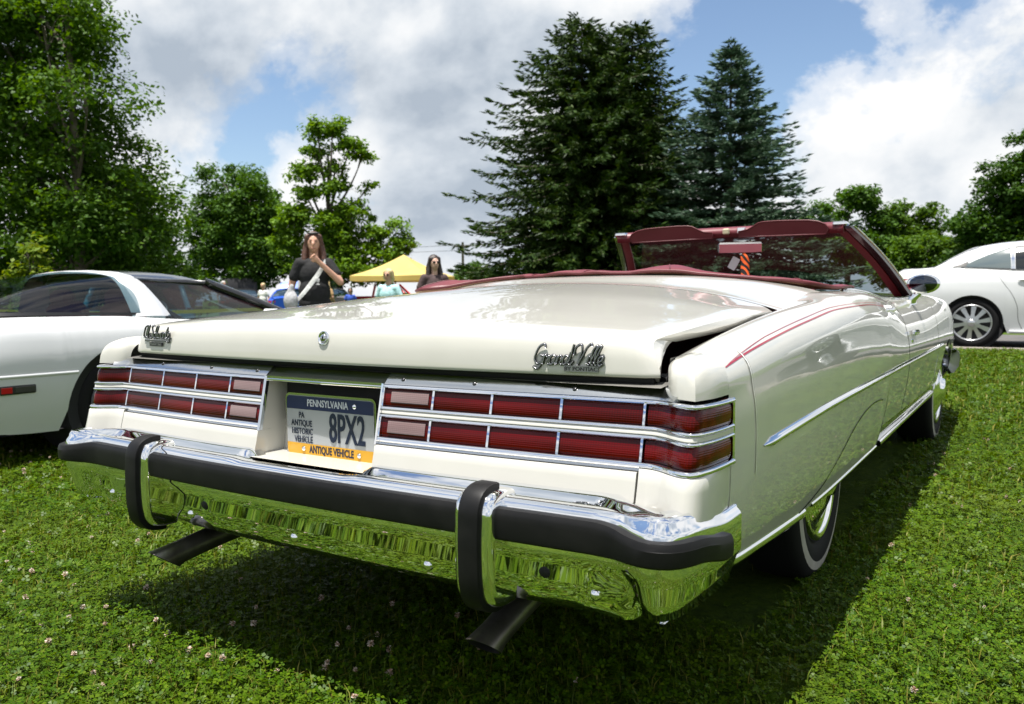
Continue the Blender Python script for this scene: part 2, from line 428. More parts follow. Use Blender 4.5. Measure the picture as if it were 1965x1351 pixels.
for s in (1, -1):
    q = side_panel('quarter_panel', .235, 2.745, 70, s)
    side_panel('door', 2.752, 3.98, 30, s)
    side_panel('front_fender', 3.986, 5.62, 60, s)
    # moulding
    for nm, y0, y1 in (('side_moulding', .44, 2.745), ('side_moulding', 2.752, 4.21)):
        ys = np.linspace(y0, y1, 40); zs = pchip([.43, 1.15, 2.76, 4.44], np.array([.652, .668, .674, .677])[:, None], ys)[:, 0]
        tp = np.clip((ys-.43)/.07, .15, 1) if y0 < 1 else np.ones(40)
        G = []
        for y, z, k in zip(ys, zs, tp):
            x = side_x(y, z)
            G.append([(s*(x+dx*k), y, z+dz*k) for dx, dz in ((-.004, -.012), (.005, -.010), (.009, -.004), (.0105, .0), (.009, .004), (.005, .010), (-.004, .012))])
        grid(nm, G, CHROME, car, flip=s > 0)
    # sill trim behind and ahead of the fender skirt
    for y0, y1, x0, z0a, z0b in ((.26, 1.02, .958, .418, .358), (2.26, 4.18, .962, .372, .385)):
        ys = np.linspace(y0, y1, 24); G = []
        for k, y in enumerate(ys):
            t = k/23; z = np.interp(y, [.26, .4, .7, 1.0], [.422, .400, .381, .365]) if y < 1.1 else z0a+(z0b-z0a)*t
            x = (pchip(SY, SX, [y])[0][0][0] if y < 1.1 else x0)
            G.append([(s*(x+dx), y, z+dz) for dx, dz in ((-.02, -.014), (.002, -.012), (.006, -.004), (.006, .004), (.001, .012), (-.02, .012))])
        grid('sill_trim', G, CHROME, car, flip=s > 0)
    ys = np.linspace(1.10, 2.16, 20)
    G = [[(s*(pchip(SY, SX, [y])[0][0][0]+dx), y, pchip(SY, SX, [y])[0][0][1]+dz) for dx, dz in ((-.02, -.006), (.003, -.005), (.005, 0), (.003, .005), (-.02, .005))] for y in ys]
    grid('skirt_edge_trim', G, CHROME, car, flip=s > 0)
    # dark rocker between skirt and front wheel
    G = [[(s*.972, y, .46), (s*.962, y, .43), (s*.955, y, .36), (s*.90, y, .33)] for y in np.linspace(2.22, 4.2, 6)]
    grid('rocker', G, BLACKP, car, flip=s < 0)
    # skirt seam, door seams, filler seam
    ay = np.array([.95, 1.08, 1.196, 1.27, 1.344, 1.42, 1.507, 1.60, 1.72, 1.85, 1.95, 2.05]); az = np.array([.378, .395, .423, .455, .486, .518, .546, .566, .582, .588, .586, .578])
    yy = np.linspace(.95, 2.05, 50); ribbon('skirt_seam', yy, pchip(ay, az[:, None], yy)[:, 0], .0026, .0012, SEAM, s)
    ribbon('skirt_seam_edge', yy+.006, pchip(ay, az[:, None], yy)[:, 0]-.001, .0016, .0016, CHROME, s)
    zz = np.linspace(.452, .952, 30)
    ribbon('door_seam', 2.7485-.03*np.clip((.52-zz)/.07, 0, 1)**2-.03*np.clip((zz-.86)/.09, 0, 1)**2, zz, .0030, .0012, SEAM, s)
    ribbon('door_seam', 3.983+0*zz, zz, .0028, .0012, SEAM, s)
    zz = np.linspace(.600, .868, 24)
    ribbon('filler_seam', .385-.030*((zz-.60)/.27)**3, zz, .0030, .0018, LIGHT_SEAM, s)
    ribbon('filler_seam', .390-.030*((zz-.60)/.27)**3, zz, .0014, .0010, SEAM, s)
    # pinstripes
    py = np.array([.196, .374, .701, 1.0, 1.299, 1.56, 1.826, 2.106, 2.25]); pz = np.array([.832, .858, .893, .917, .937, .944, .946, .940, .930])
    yy = np.linspace(.245, 2.25, 60); zz = pchip(py, pz[:, None], yy)[:, 0]
    ribbon('pinstripe', yy, zz, np.interp(yy, [.245, .3, 1.2, 2.25], [.0010, .0017, .0015, .0010]), .0014, RED_PIN, s)
    ribbon('pinstripe', yy, zz+.0085*np.clip((yy-.245)/.3, 0, 1)**.7, np.interp(yy, [.245, 1.2, 2.25], [.0005, .0006, .0005]), .0014, RED_PIN, s)
    # belt trim along cockpit and door top
    ys = np.linspace(1.96, 3.86, 40); J = pchip(SY, SX, ys)
    P = np.array([(s*(J[k, 8, 0]-.004), ys[k], J[k, 8, 1]+.005) for k in range(40)])
    tube('belt_trim', P, .008, CHROME, car, 8)
    # door handle
    hx = side_x(2.93, .80)
    box('door_handle', (s*(hx+.012), 2.93, .802), (.022, .13, .024), CHROME, car, .006)
    box('door_lock', (s*(hx+.004), 2.86, .765), (.014, .022, .022), CHROME, car, .005)
    # inner gutter beside the trunk lid
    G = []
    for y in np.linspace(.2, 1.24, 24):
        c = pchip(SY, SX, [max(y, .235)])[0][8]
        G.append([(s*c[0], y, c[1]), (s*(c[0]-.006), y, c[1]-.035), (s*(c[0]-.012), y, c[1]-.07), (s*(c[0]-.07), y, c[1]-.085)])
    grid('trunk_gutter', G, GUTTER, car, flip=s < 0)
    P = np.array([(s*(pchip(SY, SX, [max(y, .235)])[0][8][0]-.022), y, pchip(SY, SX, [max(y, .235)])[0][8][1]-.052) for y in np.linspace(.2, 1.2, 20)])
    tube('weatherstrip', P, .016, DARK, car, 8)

# ---- rear corner: plan path of lamps, filler and bumper corner
def lean(G, k=.027):
    G = np.array(G, float)
    f = np.clip((.235-G[..., 1])/.09, 0, 1)
    G[..., 1] -= k*(.773-G[..., 2])/.125*f
    return G
LP_STRAIGHT = [(.207, .106), (.40, .112), (.60, .122), (.75, .132), (.858, .139)]
LP_CORNER = [(.858, .139), (.886, .138), (.912, .127), (.938, .109), (.958, .0975), (.9695, .0945), (.9755, .101), (.982, .125), (.988, .155), (.992, .195), (.994, .235)]
def path_fine(P, n): return catmull(np.array(P), n)
PS = path_fine(LP_STRAIGHT, 24); PC = path_fine(LP_CORNER, 46)
PALL = np.vstack([PS, PC[1:]])
def closed_band(d0, d1, z0, z1, r=.0015):
    return [(d0, z0), (d1-r, z0), (d1, z0+r), (d1, z1-r), (d1-r, z1), (d0, z1)]
for s in (1, -1):
    fl = s < 0
    mir = (lambda G: mirx(G)) if s < 0 else (lambda G: np.asarray(G))
    lamp = grid('tail_lamp', mir(lean(sweep(PALL, closed_band(-.05, -.010, .648, .780)))), BLACKP, car, flip=not fl, cv=True, caps=True, flat_angle=40)
    for z0, z1, d in ((.7715, .7795, .011), (.7215, .7285, .010), (.7035, .7105, .010), (.6480, .6585, .012)):
        grid('bezel_strip', mir(lean(sweep(PALL, closed_band(-.02, d, z0, z1, .0025)))), CHROME, lamp, flip=not fl, cv=True, caps=True, flat_angle=50)
    grid('centre_strip', mir(lean(sweep(PALL, closed_band(-.02, .0075, .7108, .7212)))), PAINT, lamp, flip=not fl, cv=True, caps=True, flat_angle=40)
    grid('lower_strip', mir(lean(sweep(PS, closed_band(-.02, .006, .6400, .6476)))), STEEL, lamp, flip=not fl, cv=True, caps=True, flat_angle=40)
    # lenses
    div = [.207, .352, .508, .676, .858]
    for row, (z0, z1) in enumerate(((.7288, .7713), (.6588, .7033))):
        for k in range(4):
            xs = np.linspace(div[k]+.003, div[k+1]-.003, 8)
            P = np.stack([xs, np.interp(xs, PS[:, 0], PS[:, 1])], 1)
            ln = grid('lens', mir(lean(sweep(P, [(-.012, z0), (.001, z0+.001), (.0035, z0+.008), (.0045, .5*(z0+z1)), (.0035, z1-.008), (.001, z1-.001), (-.012, z1)]))), LENS, lamp, flip=not fl, cv=True, caps=True, flat_angle=40)
            if k == 0:
                xs = np.linspace(div[k]+.022, div[k+1]-.014, 6)
                P = np.stack([xs, np.interp(xs, PS[:, 0], PS[:, 1])], 1)
                grid('backup_lens', mir(lean(sweep(P, closed_band(-.008, .0062, z0+.009, z1-.007)))), LENSW, lamp, flip=not fl, cv=True, caps=True, flat_angle=40)
        grid('corner_lens', mir(lean(sweep(PC[1:-1], [(-.012, z0), (.001, z0+.001), (.004, z0+.008), (.005, .5*(z0+z1)), (.004, z1-.008), (.001, z1-.001), (-.012, z1)]))), LENS, lamp, flip=not fl, cv=True, caps=True, flat_angle=40)
        for k in range(5):
            xs = np.array([div[k]-.0028, div[k], div[k]+.0028]); yv = np.interp(xs, PS[:, 0], PS[:, 1])
            wd = .010 if k in (0, 4) else .0085
            grid('lens_divider', mir(lean(sweep(np.stack([xs, yv], 1), closed_band(-.015, wd, z0-.001, z1+.001)))), CHROME, lamp, flip=not fl, cv=True, caps=True, flat_angle=40)
    # end of lens on body side
    P = np.array([(.9945, .2345), (.995, .239), (.9955, .2435)])
    grid('bezel_end', mir(sweep(P, closed_band(-.015, .006, .648, .780))), CHROME, lamp, flip=not fl, cv=True, caps=True, flat_angle=40)
    # inner chrome post beside the number plate
    G = lean([[(.200, .094, .64), (.207, .092, .64), (.207, .104, .64), (.200, .104, .64)], [(.200, .094, .781), (.207, .092, .781), (.207, .104, .781), (.200, .104, .781)]])
    grid('lamp_post', mir(G), CHROME, lamp, flip=not fl, cv=True, caps=True, smooth=False)
    # bright flange with screws above the lamps
    fp = np.vstack([PS, PC[1:14]])
    G = sweep(fp, [(.008, .7797), (.007, .7815), (-.012, .800), (-.020, .8045), (-.05, .806), (-.05, .78)])
    fr = grid('lamp_flange', mir(G), STEEL, car, flip=not fl, cv=True, caps=True, flat_angle=25)
    for x in (.255, .455, .70):
        y = np.interp(x, PS[:, 0], PS[:, 1])
        lathe('screw', [(.0001, .003), (.004, .003), (.0055, .001), (.0055, -.002)], (s*x, y+.003, .791), (0, -.72, .69), BLACKP, fr, 10)
    # lower white panel and corner panel
    prof = [(-.03, .6395), (.012, .6395), (.0135, .637), (.0135, .62), (.015, .585), (.015, .555), (-.03, .555)]
    p1 = PS[:-1].copy(); p1[0, 0] = .203
    grid('rear_valance', mir(lean(sweep(np.vstack([p1, [[.8535, .1385]]]), prof))), PAINT, car, flip=not fl, cv=True, caps=True, flat_angle=40)
    pc = np.vstack([[[.8585, .139]], PC[1:], [[.9936, .243], [.9930, .255]]])
    kk = np.linspace(0, 1, len(pc))
    def prc(i):
        f = np.clip((pc[i, 1]-.12)/.11, 0, 1) if pc[i, 0] > .97 else 0.
        return [(-.03, .6475), (.010*(1-f)+.0016*f, .6475), (.0125*(1-f)+.0016*f, .644), (.0130*(1-f)+.0013*f, .62), (.0145*(1-f)+.0005*f, .585), (.0145*(1-f)-.0045*f, .53), (-.03, .53)]
    grid('corner_panel', mir(lean(sweep(pc, prc))), PAINT, car, flip=not fl, cv=True, caps=True, flat_angle=40)
    # fender end cap above the corner lamp
    CAP = np.array([
     [(.898,.150,.786),(.897,.152,.806),(.895,.157,.824),(.891,.167,.838),(.887,.186,.848),(.883,.205,.850)],
     [(.912,.131,.786),(.911,.134,.808),(.908,.142,.830),(.903,.157,.846),(.896,.184,.855),(.885,.208,.852)],
     [(.942,.109,.786),(.941,.113,.811),(.937,.122,.834),(.928,.143,.851),(.911,.182,.860),(.886,.212,.853)],
     [(.963,.0985,.786),(.961,.103,.814),(.955,.114,.838),(.942,.138,.855),(.918,.188,.864),(.886,.215,.854)],
     [(.9735,.0945,.786),(.9715,.099,.815),(.964,.113,.840),(.950,.139,.856),(.919,.192,.865),(.885,.217,.854)],
     [(.9775,.109,.786),(.9755,.114,.816),(.970,.126,.841),(.954,.150,.857),(.920,.198,.866),(.884,.220,.855)],
     [(.987,.155,.786),(.985,.160,.817),(.977,.170,.843),(.958,.186,.858),(.920,.213,.867),(.883,.226,.856)],
     [(.9905,.235,.786),(.988,.235,.818),(.979,.235,.843),(.957,.235,.859),(.920,.235,.868),(.882,.235,.857)]])
    def capgrid(C_, n):
        g = np.stack([catmull(C_[:, j], n) for j in range(6)], 1)
        return np.stack([catmull(g[i], 16) for i in range(n)], 0)
    ga, gb = capgrid(CAP[:5], 22), capgrid(CAP[4:], 20)
    CAPf = np.vstack([ga, gb[1:]])
    cap_ = grid('fender_end_cap', mir(CAPf), PAINT, car, flip=fl, flat_angle=28)
    G = np.array([[(p[0]*.6+.4*.93 , p[1]*.6+.4*.16, .7861), tuple(p)] for p in CAPf[:, 0]])
    grid('cap_underside', mir(G), GUTTER, car, flip=fl)
    # side strip of body between cap and corner panel, forward end hidden by lens
# ---- number plate recess
G = [[(-.203, .088, .5795), (-.203, .150, .5795), (-.2, .162, .64), (-.2, .168, .781)], [(-.203+.001, .06, .577), (0, .150, .5795), (0, .162, .64), (0, .168, .781)], [(.203, .088, .5795), (.203, .150, .5795), (.2, .162, .64), (.2, .168, .781)]]
mk('plate_recess_back', [(-.203, .03, .5775), (.203, .03, .5775), (.203, .150, .580), (-.203, .150, .580), (.203, .160, .660), (-.203, .160, .660), (.203, .168, .782), (-.203, .168, .782)],
   [(0, 1, 2, 3), (3, 2, 4, 5)], PAINT, car, smooth=False)
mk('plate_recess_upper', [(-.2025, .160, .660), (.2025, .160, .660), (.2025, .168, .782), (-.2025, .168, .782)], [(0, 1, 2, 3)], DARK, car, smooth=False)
for s in (1, -1):
    mk('plate_recess_wall', [(s*.2035, .072, .556), (s*.2035, .066, .6395), (s*.2035, .098, .780), (s*.2035, .17, .782), (s*.2035, .17, .556)], [(0, 1, 2, 3, 4) if s < 0 else (4, 3, 2, 1, 0)], PAINT, car, smooth=False)
G = sweep(np.array([(-.206, .104), (0, .100), (.206, .104)]), [(.0, .772), (.004, .774), (.004, .781), (-.004, .786), (-.028, .802), (-.06, .804), (-.06, .772)])
grid('plate_recess_hood', G, STEEL, car, flip=True, cv=True, caps=True, smooth=False)
G = sweep(np.array([(-.206, .104), (0, .100), (.206, .104)]), closed_band(-.004, .008, .7685, .7745))
grid('plate_recess_trim', G, CHROME, car, flip=True, cv=True, caps=True, smooth=False)
# ---- number plate
NAVY = mat('plate_navy', (.010, .017, .075), .35, bump=(40, .05, .002))
PSILV = mat('plate_silver', (.36, .375, .39), .38, bump=(30, .06, .003))
PGOLD = mat('plate_gold', (.58, .30, .012), .4)
PTXT = mat('plate_blue_ink', (.004, .010, .034), .35)
PWHT = mat('plate_white_ink', (.62, .65, .70), .4)
PM = Matrix.Translation((-.003, .1225, .6545))@Matrix.Rotation(math.radians(90), 4, 'X')@Matrix.Rotation(0, 4, 'Z')
def plate_layer(name, pts, z, h, mt, parent): return poly_prism(name, pts, h, mt, parent, PM@Matrix.Translation((0, 0, z)))
plate = plate_layer('license_plate', rrect(.318, .166, .016), -.004, .004, STEEL, car)
plate_layer('plate_face', rrect(.306, .154, .012), .0004, .0008, PSILV, plate)
def band(y0, y1, w=.304, r=.010):
    P = [p for p in rrect(w, .152, r) if y0 <= p[1] <= y1]
    if y1 > .07: P = [(w/2, y0)]+P+[(-w/2, y0)]
    else: P = [(-w/2, y1)]+P+[(w/2, y1)]
    return P
plate_layer('plate_band', band(.042, .09), .0016, .0005, NAVY, plate)
plate_layer('plate_band', band(-.09, -.047), .0016, .0005, PGOLD, plate)
def pt_(x, y, z=.0024): return PM@Matrix.Translation((x, y, z))
text('plate_lettering', 'PENNSYLVANIA', .0255, .0004, PWHT, plate, pt_(-.004, .0592), .80, .0003)
text('plate_lettering', '8PX2', .104, .0010, PTXT, plate, pt_(.063, -.0035), .54, .0014)
for k, wd in enumerate(('PA', 'ANTIQUE', 'HISTORIC', 'VEHICLE')):
    text('plate_lettering', wd, .0225, .0004, PTXT, plate, pt_(-.098+(0, 0, .002, .006)[k], .026-.0212*k), .78, .0001)
text('plate_lettering', 'ANTIQUE VEHICLE', .0265, .0004, PTXT, plate, pt_(.007, -.0612), .70, .0007)
for x, y in ((.090, .060), (-.092, -.061), (.103, -.0615)):
    lathe('plate_bolt', [(.0001, .004), (.004, .0035), (.0062, .0015), (.0064, 0)], tuple(PM@Vector((x, y, .002))), (0, -1, 0), CHROME, plate, 12)

# ---- trunk lid, slightly ajar
LY = np.array([1.185, 1.0, .8, .6, .4, .28, .21]); LZ = np.array([1.029, 1.013, .9945, .973, .952, .9395, .9325])
LC = np.array([.088, .070, .052, .040, .029, .024, .022]); LW = np.array([.815, .828, .842, .852, .856, .856, .854])
rows = [(y, z, c, w) for y, z, c, w in zip(LY, LZ, LC, LW)]
rows += [(.165, .9275, .021, .852), (.140, .9225, .020, .850), (.124, .9145, .019, .852), (.1135, .9020, .016, .856), (.1085, .885, .010, .861), (.105, .862, .004, .867), (.1035, .840, .001, .872), (.103, .826, 0, .875), (.1045, .8205, 0, .875), (.112, .818, 0, .870), (.135, .8185, 0, .86)]
R0 = np.array(rows)
ii = np.concatenate([np.linspace(0, 6, 25), np.linspace(6, len(rows)-1, 45)[1:]])
RF = pchip(np.arange(len(rows)), R0, ii)
tt = np.concatenate([-1+np.array([0, .004, .010, .018, .03, .045]), np.linspace(-.93, .93, 41), 1-np.array([.045, .03, .018, .010, .004, 0])])
def lid_pt(r, t):
    y, z, c, w = r
    bow = .048*t*t*np.clip((.75-y)/.5, 0, 1)
    e = np.clip((abs(t)-.955)/.045, 0, 1)
    return (w*t, y+bow+.012*e*e*np.clip((.2-y)/.08, 0, 1), z-c*(.55*t*t+.45*t**4)-.010*e*e*(1 if y > .12 else np.clip((z-.83)/.07, 0, 1)))
G = np.array([[lid_pt(r, t) for t in tt] for r in RF])
lid = grid('trunk_lid', G, PAINT, car, flip=True)
for s in (1, -1):
    rr_ = [r for r in RF if r[0] < 1.19][::-1]
    T_ = np.array([lid_pt(r, s) for r in rr_]); k0 = int(np.argmin(abs(T_[:, 2]-.8205)+(T_[:, 1] > .16)*1))
    T_ = T_[k0:]; kc = int(np.argmax(T_[:, 2] > .893))
    E_ = catmull(np.array([(.1535, .8198), (.166, .836), (.182, .852), (.21, .866), (.26, .880), (.35, .891), (.5, .904), (.7, .918), (.95, .929), (1.185, .931)]), 80)
    ic = 14
    idx = np.concatenate([np.linspace(0, ic, kc+1)[:-1], np.linspace(ic, 79, len(T_)-kc)])
    G = []
    for k in range(len(T_)):
        f = idx[k]; i0 = min(int(f), 78); e = E_[i0]*(1-(f-i0))+E_[i0+1]*(f-i0)
        p = T_[k]; q = np.array([p[0]-s*.003, max(e[0], p[1]+.0005), min(e[1], p[2]-.010) if k >= kc else e[1]])
        G.append([p, p*.6+q*.4+np.array([s*.0015, 0, 0]), q, q+np.array([-s*.05, .004, .0])])
    grid('lid_flange', G, PAINT, lid, flip=s > 0)
G = np.array([[np.array(lid_pt(r, t*.985))+np.array([0, .012, -.018]) for t in np.linspace(-1, 1, 15)] for r in RF if r[1] > .90])
grid('lid_shade_sheet', G, DARK, lid)  # dark sheet added just below the lid, gives the gap its black shade
# dark inside of trunk behind lid lip and the body ledge under it
mk('trunk_ledge', [(-.89, .13, .803), (.89, .13, .803), (.89, .30, .815), (-.89, .30, .815), (.89, .31, .60), (-.89, .31, .60)], [(0, 1, 2, 3), (3, 2, 4, 5)], GUTTER, car, smooth=False)
tube('trunk_seal', catmull([(-.86, .175, .815), (-.5, .155, .813), (0, .150, .813), (.5, .155, .813), (.86, .175, .815)], 20), .013, DARK, car, 8)
# lock
lx, ly, lz = 0., .1065, .884
lock = lathe('trunk_lock', [(.0175, -.006), (.0185, .001), (.0165, .0035), (.0145, .002), (.0135, -.002), (.0001, -.002)], (lx, ly, lz), (0, -1, .12), CHROME, lid, 28)
lathe('lock_cylinder', [(.0001, .0035), (.0085, .0035), (.0100, .002), (.0105, -.003)], (lx, ly, lz), (0, -1, .12), STEEL, lock, 20)
box('lock_keyhole', (lx, ly-.0044, lz), (.002, .002, .009), DARK, lock)
# ---- script badges (hand drawn strokes)
BADGE = mat('badge_metal', (.30, .30, .32), .3, 1.); BADGE_B = mat('badge_black', (.015, .015, .017), .4)
GL = {
 'G': [[(.62,.80),(.52,.98),(.28,.92),(.05,.55),(.06,.18),(.28,.02),(.52,.16),(.60,.42),(.38,.44)], [(.60,.42),(.52,.02),(.30,-.22),(.02,-.12)]],
 'r': [[(0,.02),(.12,.46),(.20,.36),(.36,.44),(.34,.06),(.44,.0)]],
 'a': [[(.40,.40),(.20,.46),(.02,.24),(.10,.02),(.28,.06),(.42,.42),(.38,.10),(.50,.02)]],
 'n': [[(0,.02),(.10,.44),(.08,.04)], [(.08,.20),(.26,.45),(.36,.36),(.32,.06),(.44,.02)]],
 'd': [[(.40,.38),(.20,.46),(.02,.22),(.10,.02),(.28,.08),(.56,1.0)], [(.46,.62),(.38,.10),(.52,.02),(.72,.22)]],
 'V': [[(-.20,.50),(-.10,.92),(.16,1.0),(.26,.80),(.20,.30),(.16,.02)], [(.16,.02),(.40,.50),(.60,.92),(.80,1.05),(.86,.92)]],
 'i': [[(0,.10),(.12,.46),(.08,.06),(.20,.04)], [(.20,.64),(.21,.66)]],
 'l': [[(0,.14),(.22,.70),(.28,.98),(.18,.92),(.06,.20),(.12,.02),(.24,.08)]],
 'e': [[(0,.16),(.24,.28),(.26,.44),(.12,.44),(.02,.20),(.12,.0),(.34,.12)]],
 'A': [[(.62,.92),(.30,.90),(.04,.50),(.08,.06),(.34,.10),(.66,.96)], [(.66,.96),(.56,.10),(.70,.02)]],
 'S': [[(.60,.84),(.46,1.0),(.22,.86),(.28,.60),(.46,.42),(.38,.08),(.10,.02),(-.04,.20)]],
 'c': [[(.30,.36),(.18,.46),(.02,.24),(.12,.0),(.36,.12)]],
 'h': [[(0,.10),(.28,.94),(.20,.92),(.02,.02)], [(.06,.26),(.22,.46),(.30,.30),(.26,.06),(.40,.04)]],
 'w': [[(0,.40),(.04,.06),(.18,.04),(.26,.36)], [(.26,.36),(.26,.06),(.40,.04),(.50,.44)]],
 't': [[(.02,.12),(.22,.86),(.08,.10),(.22,.02)], [(-.02,.50),(.34,.56)]],
 'z': [[(0,.40),(.28,.44),(.02,.04),(.28,.06),(.16,-.26),(-.06,-.20)]]}
def script(name, word, width, M4, parent, adv, rad):
    x = 0; strokes = []
    for ch in word:
        if ch == ' ': x += .22; continue
        for st in GL[ch]:
            strokes.append([(x+px_+.28*py_, py_) for px_, py_ in st])
        x += adv.get(ch, .44)
    sc = width/x
    for tg, rr, dz, mt in (('_backing', rad*1.75, 0., BADGE_B), ('', rad, rad*1.25, BADGE)):
        Gs = []
        for st in strokes:
            P = catmull(np.array([(a*sc, b*sc*1.25, 0) for a, b in st]), max(6, len(st)*4))
            g = tube('', P, rr, None, V_only=True, n=6)
            g[..., 2] = g[..., 2]*.8+dz
            Gs.append(np.array([[tuple(M4@Vector(v)) for v in row] for row in g]))
        if tg: b0 = join_grids(name+tg, Gs, mt, parent); par = b0
        else: join_grids('badge_lettering', Gs, mt, par)
    return b0
def lidface(x, z):
    t = x/.870; zi = float(np.interp(z, R0[::-1][3:10, 1], R0[::-1][3:10, 0])) if False else float(np.interp(z, [.826, .84, .862, .885, .902], [.103, .1035, .105, .1085, .1135]))
    return zi+.048*t*t
def FM(x, z, off=.002):
    y = lidface(x, z); yaw = math.atan2(2*.048*x/.87**2, 1)
    return Matrix.Translation((x, y-off, z))@Matrix.Rotation(yaw, 4, 'Z')@Matrix.Rotation(math.radians(88), 4, 'X')
b1 = script('model_badge', 'Grand Ville', .156, FM(.604, .8405, .003), lid, {'G': .62, 'V': .74, 'd': .66, 'i': .2, 'l': .24, 'r': .40, 'a': .46, 'n': .42, 'e': .3}, .0017)
by = poly_prism('badge_plaque', rrect(.076, .0125, .001, 2), .003, BADGE, b1, FM(.714, .8335, .002))
text('badge_plaque_lettering', 'BY PONTIAC', .0115, .0004, BADGE_B, b1, FM(.714, .8333, .0056), 1.12, .0002)
b2 = script('dealer_badge', 'Al Schwartz', .150, FM(-.812, .8660, .003), lid, {'A': .66, 'l': .34, 'S': .58, 'c': .36, 'h': .44, 'w': .54, 'a': .48, 'r': .40, 't': .30, 'z': .3}, .0016)
poly_prism('badge_underline', [(-.066, -.0022), (.060, -.0022), (.062, .0022), (-.064, .0022)], .003, BADGE_B, b2, FM(-.737, .8585, .002))
poly_prism('badge_underline', [(-.064, -.0008), (.058, -.0008), (.059, .0008), (-.063, .0008)], .0008, BADGE, b2, FM(-.737, .8585, .0055))
poly_prism('badge_plaque', rrect(.074, .0115, .001, 2), .002, BADGE_B, b2, FM(-.738, .8485, .002))
text('badge_plaque_lettering', 'PLEASANT HILLS', .0100, .0004, BADGE, b2, FM(-.738, .8483, .0046), .84, .0003)

# ---- rear bumper
BP = [(0, -.030), (.20, -.029), (.40, -.024), (.60, -.016), (.76, -.008), (.83, -.006), (.868, -.012), (.905, -.028), (.940, -.036), (.968, -.026), (.988, .004), (1.0, .05), (1.007, .12), (1.009, .20), (1.009, .268)]
bpath = catmull(np.array(BP), 90)
bpath = np.vstack([mirx(np.column_stack([bpath, np.zeros(90)]))[::-1, :2][:-1], bpath])
def sm(e0, e1, v):
    t = np.clip((v-e0)/(e1-e0), 0, 1); return t*t*(3-2*t)
def bprof(i):
    x, y = bpath[i]; ax = abs(x)
    nk = 1-sm(.165, .225, ax)          # plate notch
    cr = sm(.84, .93, ax)              # corner
    fwd = sm(.02, .20, y) if ax > .9 else 0.
    zt = .594-.021*nk-.004*cr-.030*fwd
    gr = .014*(1-nk)*(1-cr)            # trough along the top
    end = sm(.78, .86, ax)-sm(.86, .905, ax)
    low = .357+.020*cr+.055*fwd+.016*np.exp(-((ax-.878)/.014)**2)
    dip = .010*end+.010*np.exp(-((ax-.878)/.018)**2)
    kb = 1-.5*sm(.80, .87, ax)
    return [(-.115*kb, zt-.012), (-.100*kb, zt+.001), (-.080*kb, zt+.001), (-.066*kb, zt-.004*(1-cr)), (-.054*kb, zt-gr-.003), (-.036*kb, zt-gr-.006*(1-cr)), (-.022*kb, .584-.004*nk-.004*cr-.022*fwd), (-.010, .5815-.004*nk-.008*cr-.020*fwd), (-.003, .576-.004*nk-.012*cr-.018*fwd), (0., .568-.012*cr-.016*fwd),
            (0., .490-.014*fwd), (-.001, .480-.012*fwd), (-.009-dip, .460-.006*fwd), (-.018-dip, .428), (-.028-dip*1.2, .396), (-.040-dip, low+.022), (-.052, low+.006), (-.070, low), (-.10, low+.004)]
BG = sweep(bpath, bprof)
bumper = grid('rear_bumper', BG, CHROME_B, car, flip=True)
def sprof(i):
    x, y = spath[i]; ax = abs(x); cr = sm(.82, .95, ax); fw = sm(.02, .15, y) if ax > .9 else 0.
    zt_, zb_ = .566-.014*cr-.020*fw, .499+.004*cr-.022*fw
    return [(-.004, zt_), (.010, zt_-.0005), (.0165, zt_-.0015), (.0200, zt_-.008), (.0215, zt_-.014), (.0220, .5*(zt_+zb_)+.01), (.0220, zb_+.018), (.0205, zb_+.007), (.015, zb_+.002), (-.004, zb_)]
kk_ = [i for i in range(len(bpath)) if not (abs(bpath[i, 0]) > .9 and bpath[i, 1] > .165)]
spath = bpath[kk_[0]:kk_[-1]+1]
grid('rubber_strip', sweep(spath, sprof), RUBBER, bumper, flip=True, caps=True, flat_angle=24)
for x, z in ((-.804, .410), (-.408, .404), (0, .404), (.408, .404), (.804, .410)):
    y = float(np.interp(x, bpath[20:-20, 0], bpath[20:-20, 1]))+.026
    lathe('bumper_bolt', [(.0001, .011), (.006, .010), (.0105, .006), (.013, 0), (.0145, -.006)], (x, y+.002, z), (0, -1, -.28), CHROME, bumper, 18)
for x in (-.33, .70):
    lathe('jack_slot', [(.0001, .0015), (.012, .0015), (.0135, -.004)], (x, float(np.interp(x, bpath[20:-20, 0], bpath[20:-20, 1]))+.0145, .440), (0, -1, -.35), DARK, bumper, 20)
